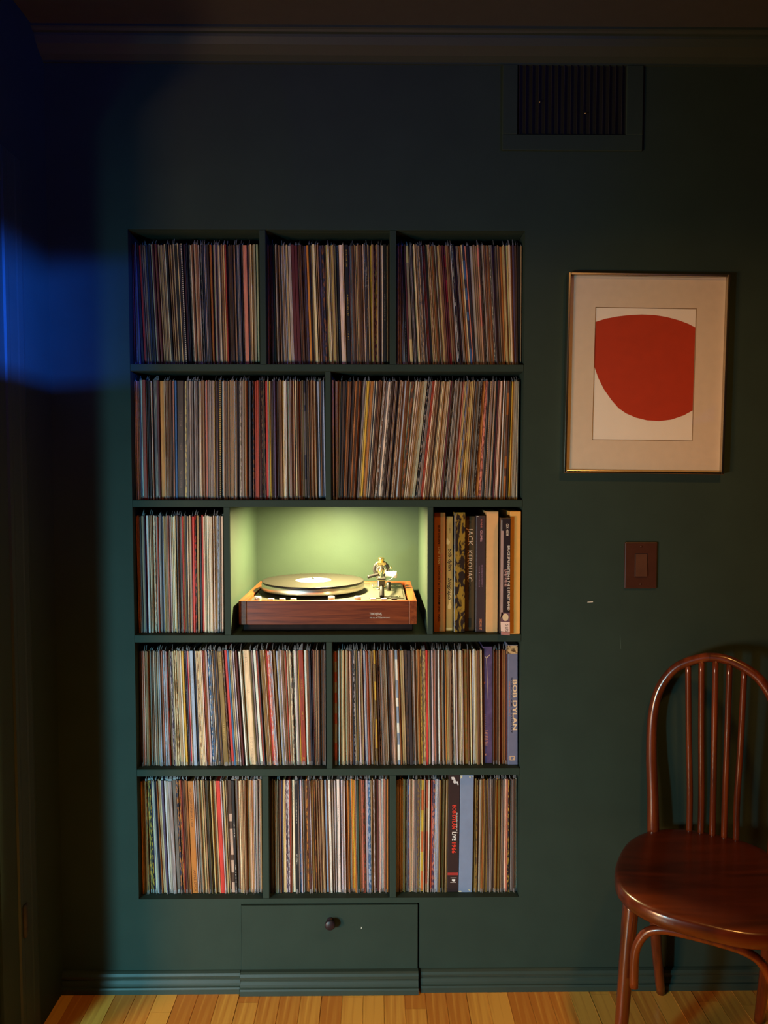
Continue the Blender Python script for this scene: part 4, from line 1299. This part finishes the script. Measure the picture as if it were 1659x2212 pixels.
# mat board with a bevelled window
def pl_(px, pyy, y):
    q = rot.inverted() @ (at_y(px, pyy, y) - porg)
    return q.x, q.z
wx0 = (pl_(1287, 664, my)[0] + pl_(1278, 951, my)[0]) / 2
wx1 = (pl_(1504, 665, my)[0] + pl_(1498, 952, my)[0]) / 2
wz1 = pl_(1395, 664.5, my)[1]
wz0 = pl_(1390, 951.5, my)[1]
mm = MB()
xi, zi = hw - FT, FT
mm.box((-xi, my, zi), (wx0, my + 0.003, fh_ - zi)).box((wx1, my, zi), (xi, my + 0.003, fh_ - zi)).box((wx0, my, zi), (wx1, my + 0.003, wz0)).box((wx0, my, wz1), (wx1, my + 0.003, fh_ - zi))
Pc(mm, 'mat_board', M['mat'])
bv = 0.0016
mm = MB()
for q in ([(wx0, wz0), (wx1, wz0), (wx1 - bv, wz0 + bv), (wx0 + bv, wz0 + bv)], [(wx1, wz0), (wx1, wz1), (wx1 - bv, wz1 - bv), (wx1 - bv, wz0 + bv)], [(wx1, wz1), (wx0, wz1), (wx0 + bv, wz1 - bv), (wx1 - bv, wz1 - bv)], [(wx0, wz1), (wx0, wz0), (wx0 + bv, wz0 + bv), (wx0 + bv, wz1 - bv)]):
    mm.add([(q[0][0], my + 0.0002, q[0][1]), (q[1][0], my + 0.0002, q[1][1]), (q[2][0], my + 0.0028, q[2][1]), (q[3][0], my + 0.0028, q[3][1])], [(0, 1, 2, 3)])
Pc(mm, 'mat_bevel', M['matcut'])
pp = Pc(MB().box((wx0 - 0.01, my + 0.0032, wz0 - 0.01), (wx1 + 0.01, my + 0.0042, wz1 + 0.01)), 'print_sheet', M['print'])
# the red shape: two sweeping arcs cut by the sheet's sides
zc = (1180, 560, 1659 / 440)
shape = [(402, 510), (480, 485), (580, 466), (680, 454), (780, 450), (880, 454), (980, 470), (1080, 497), (1160, 527), (1226, 556), (1222, 780), (1212, 1010), (1198, 1232), (1120, 1272), (1020, 1306), (920, 1319), (820, 1312), (730, 1290), (650, 1256), (590, 1214), (530, 1146), (470, 1060), (425, 970), (392, 875), (394, 700)]
pts = [pl_(zc[0] + x / zc[2], zc[1] + y / zc[2], my + 0.003) for x, y in shape]
pts = [(min(max(x, wx0 + bv), wx1 - bv), z) for x, z in pts]
n = len(pts)
mm = MB()
mm.add([(x, my + 0.00305, z) for x, z in pts] + [(x, my + 0.0034, z) for x, z in pts], [tuple(range(n)), tuple(range(2 * n - 1, n - 1, -1))] + [(i, (i + 1) % n, (i + 1) % n + n, i + n) for i in range(n)])
mm.build('printed_shape', M['redink'], pp)
Pc(MB().box((-xi, my - 0.0045, zi), (xi, my - 0.0025, fh_ - zi)), 'glass_pane', M['glass'])
Pc(MB().box((-xi, my + 0.0044, zi), (xi, -0.0015, fh_ - zi)), 'backing_board', M['void_black'])

# ------------------------------------------------------------------ bentwood chair
SZ = 0.46
Lf = at_z(1411, 1793, SZ)
Rf = at_z(1670, 1836, SZ)
axv = (Rf - Lf)
axv.z = 0
half = axv.length / 2
axv.normalize()
fwd = Vector((axv.y, -axv.x, 0))          # toward the viewer
if fwd.y > 0:
    fwd = -fwd
turn = R(5.0)
axv, fwd = axv * math.cos(turn) + fwd * math.sin(turn), fwd * math.cos(turn) - axv * math.sin(turn)
mid = Lf + axv * half
mid.z = 0
corg = mid + fwd * 0.17
chair = empty('bentwood_chair', corg)
tag(chair, 'dark stained bentwood chair with hooped spindle back against the green wall', 'chair')
def cw(a, b, z):
    """chair frame: a to its side, b forward of the back posts, z up"""
    p = mid + axv * a + fwd * b
    return (p.x, p.y, z)
def Ch(mb, name, m=None):
    return mb.build(name, m or M['chairwood'], chair, corg)
# hoop
hoop = [cw(-half, 0.0, SZ - 0.01), cw(-half - 0.003, -0.004, SZ + 0.09), cw(-half - 0.009, -0.010, SZ + 0.20), cw(-half - 0.008, -0.016, SZ + 0.30), cw(-half + 0.008, -0.021, SZ + 0.375), cw(-half + 0.045, -0.025, SZ + 0.432),
        cw(-half + 0.098, -0.028, SZ + 0.462), cw(0, -0.029, SZ + 0.470)]
rad = [0.0155, 0.0145, 0.0135, 0.0128, 0.0122, 0.012, 0.012, 0.012]
mirror = [cw(half, 0.0, SZ - 0.01), cw(half + 0.003, -0.004, SZ + 0.09), cw(half + 0.009, -0.010, SZ + 0.20), cw(half + 0.008, -0.016, SZ + 0.30), cw(half - 0.008, -0.021, SZ + 0.375), cw(half - 0.045, -0.025, SZ + 0.432), cw(half - 0.098, -0.028, SZ + 0.462)]
Ch(MB().tube(hoop + mirror[::-1], rad + rad[:-1][::-1], 16), 'back_hoop')
# spindles
for ab, at_, zt in ((-0.056, -0.066, 0.458), (-0.028, -0.034, 0.466), (0.0, -0.001, 0.467), (0.028, 0.032, 0.466), (0.056, 0.066, 0.458)):
    Ch(MB().tube([cw(ab, -0.041, SZ - 0.012), cw(ab, -0.039, SZ + 0.10), cw(ab * 0.5 + at_ * 0.5, -0.034, SZ + 0.25), cw(at_, -0.027, SZ + zt)], [0.0080, 0.0079, 0.0077, 0.0074], 12), 'spindle')
# seat: rounded, a little wider at the front, with a shallow dish
def seat_outline(s=1.0, n=64):
    P = []
    for k in range(n):
        t = 2 * math.pi * k / n
        c, sn = math.cos(t), math.sin(t)
        e = 2 / (2.75 if sn > 0 else 2.3)
        a = math.copysign(abs(c) ** e, c)
        b = math.copysign(abs(sn) ** e, sn)
        bb = 0.168 + 0.222 * b * s
        wid = 0.201 + 0.006 * b
        P.append((a * wid * s, bb))
    return P
def seat_mesh():
    mb = MB()
    rings = []
    for s, z in ((0.0, SZ - 0.006), (0.35, SZ - 0.006), (0.62, SZ - 0.004), (0.80, SZ - 0.001), (0.90, SZ + 0.001), (0.96, SZ + 0.0012), (0.985, SZ - 0.0005), (1.0, SZ - 0.006), (1.004, SZ - 0.018), (1.0, SZ - 0.030), (0.985, SZ - 0.034), (0.90, SZ - 0.034)):
        if s == 0.0:
            continue
        rings.append([cw(a, b, z) for a, b in seat_outline(s)])
    n = 64
    vs = [p for r in rings for p in r]
    fs = []
    for j in range(len(rings) - 1):
        for k in range(n):
            fs.append((j * n + k, j * n + (k + 1) % n, (j + 1) * n + (k + 1) % n, (j + 1) * n + k))
    mb.add(vs, fs, True)
    mb.add(vs, [tuple(range(n)), tuple((len(rings) - 1) * n + k for k in range(n - 1, -1, -1))])
    return mb
Ch(seat_mesh(), 'seat', M['seatwood'])
# legs: front ones stout at the seat, rear ones splayed back at the foot
def leg(pts, rad):
    Ch(MB().tube(pts, rad, 16), 'leg')
for sd in (-1, 1):
    leg([cw(sd * 0.150, 0.312, SZ - 0.032), cw(sd * 0.157, 0.319, 0.32), cw(sd * 0.165, 0.328, 0.16), cw(sd * 0.174, 0.338, 0.0)], [0.0165, 0.0168, 0.0150, 0.0125])
for sd in (-1, 1):
    leg([cw(sd * (half - 0.004), 0.006, SZ - 0.032), cw(sd * (half - 0.006), 0.008, 0.30), cw(sd * (half - 0.012), -0.008, 0.15), cw(sd * (half - 0.023), -0.036, 0.0)], [0.0155, 0.0150, 0.0135, 0.0120])
# bent braces under the seat: one arch along each side
def brace(pts):
    Ch(MB().tube([cw(*p) for p in pts], 0.0098, 12), 'brace')
F = [(-0.138, 0.349, 0.255), (-0.137, 0.349, 0.325), (-0.130, 0.350, 0.358), (-0.113, 0.351, 0.388), (-0.086, 0.352, 0.403), (-0.050, 0.352, 0.408)]
brace(F + [(0.0, 0.352, 0.409)] + [(-a, b, z) for a, b, z in F[::-1]])
for sd in (-1, 1):
    brace([(sd * 0.165, 0.306, 0.255), (sd * 0.165, 0.304, 0.325), (sd * 0.165, 0.292, 0.375), (sd * 0.166, 0.262, 0.404), (sd * 0.168, 0.200, 0.413), (sd * 0.166, 0.130, 0.413), (sd * 0.160, 0.075, 0.402), (sd * 0.152, 0.045, 0.372), (sd * 0.148, 0.035, 0.320), (sd * 0.147, 0.034, 0.260)])
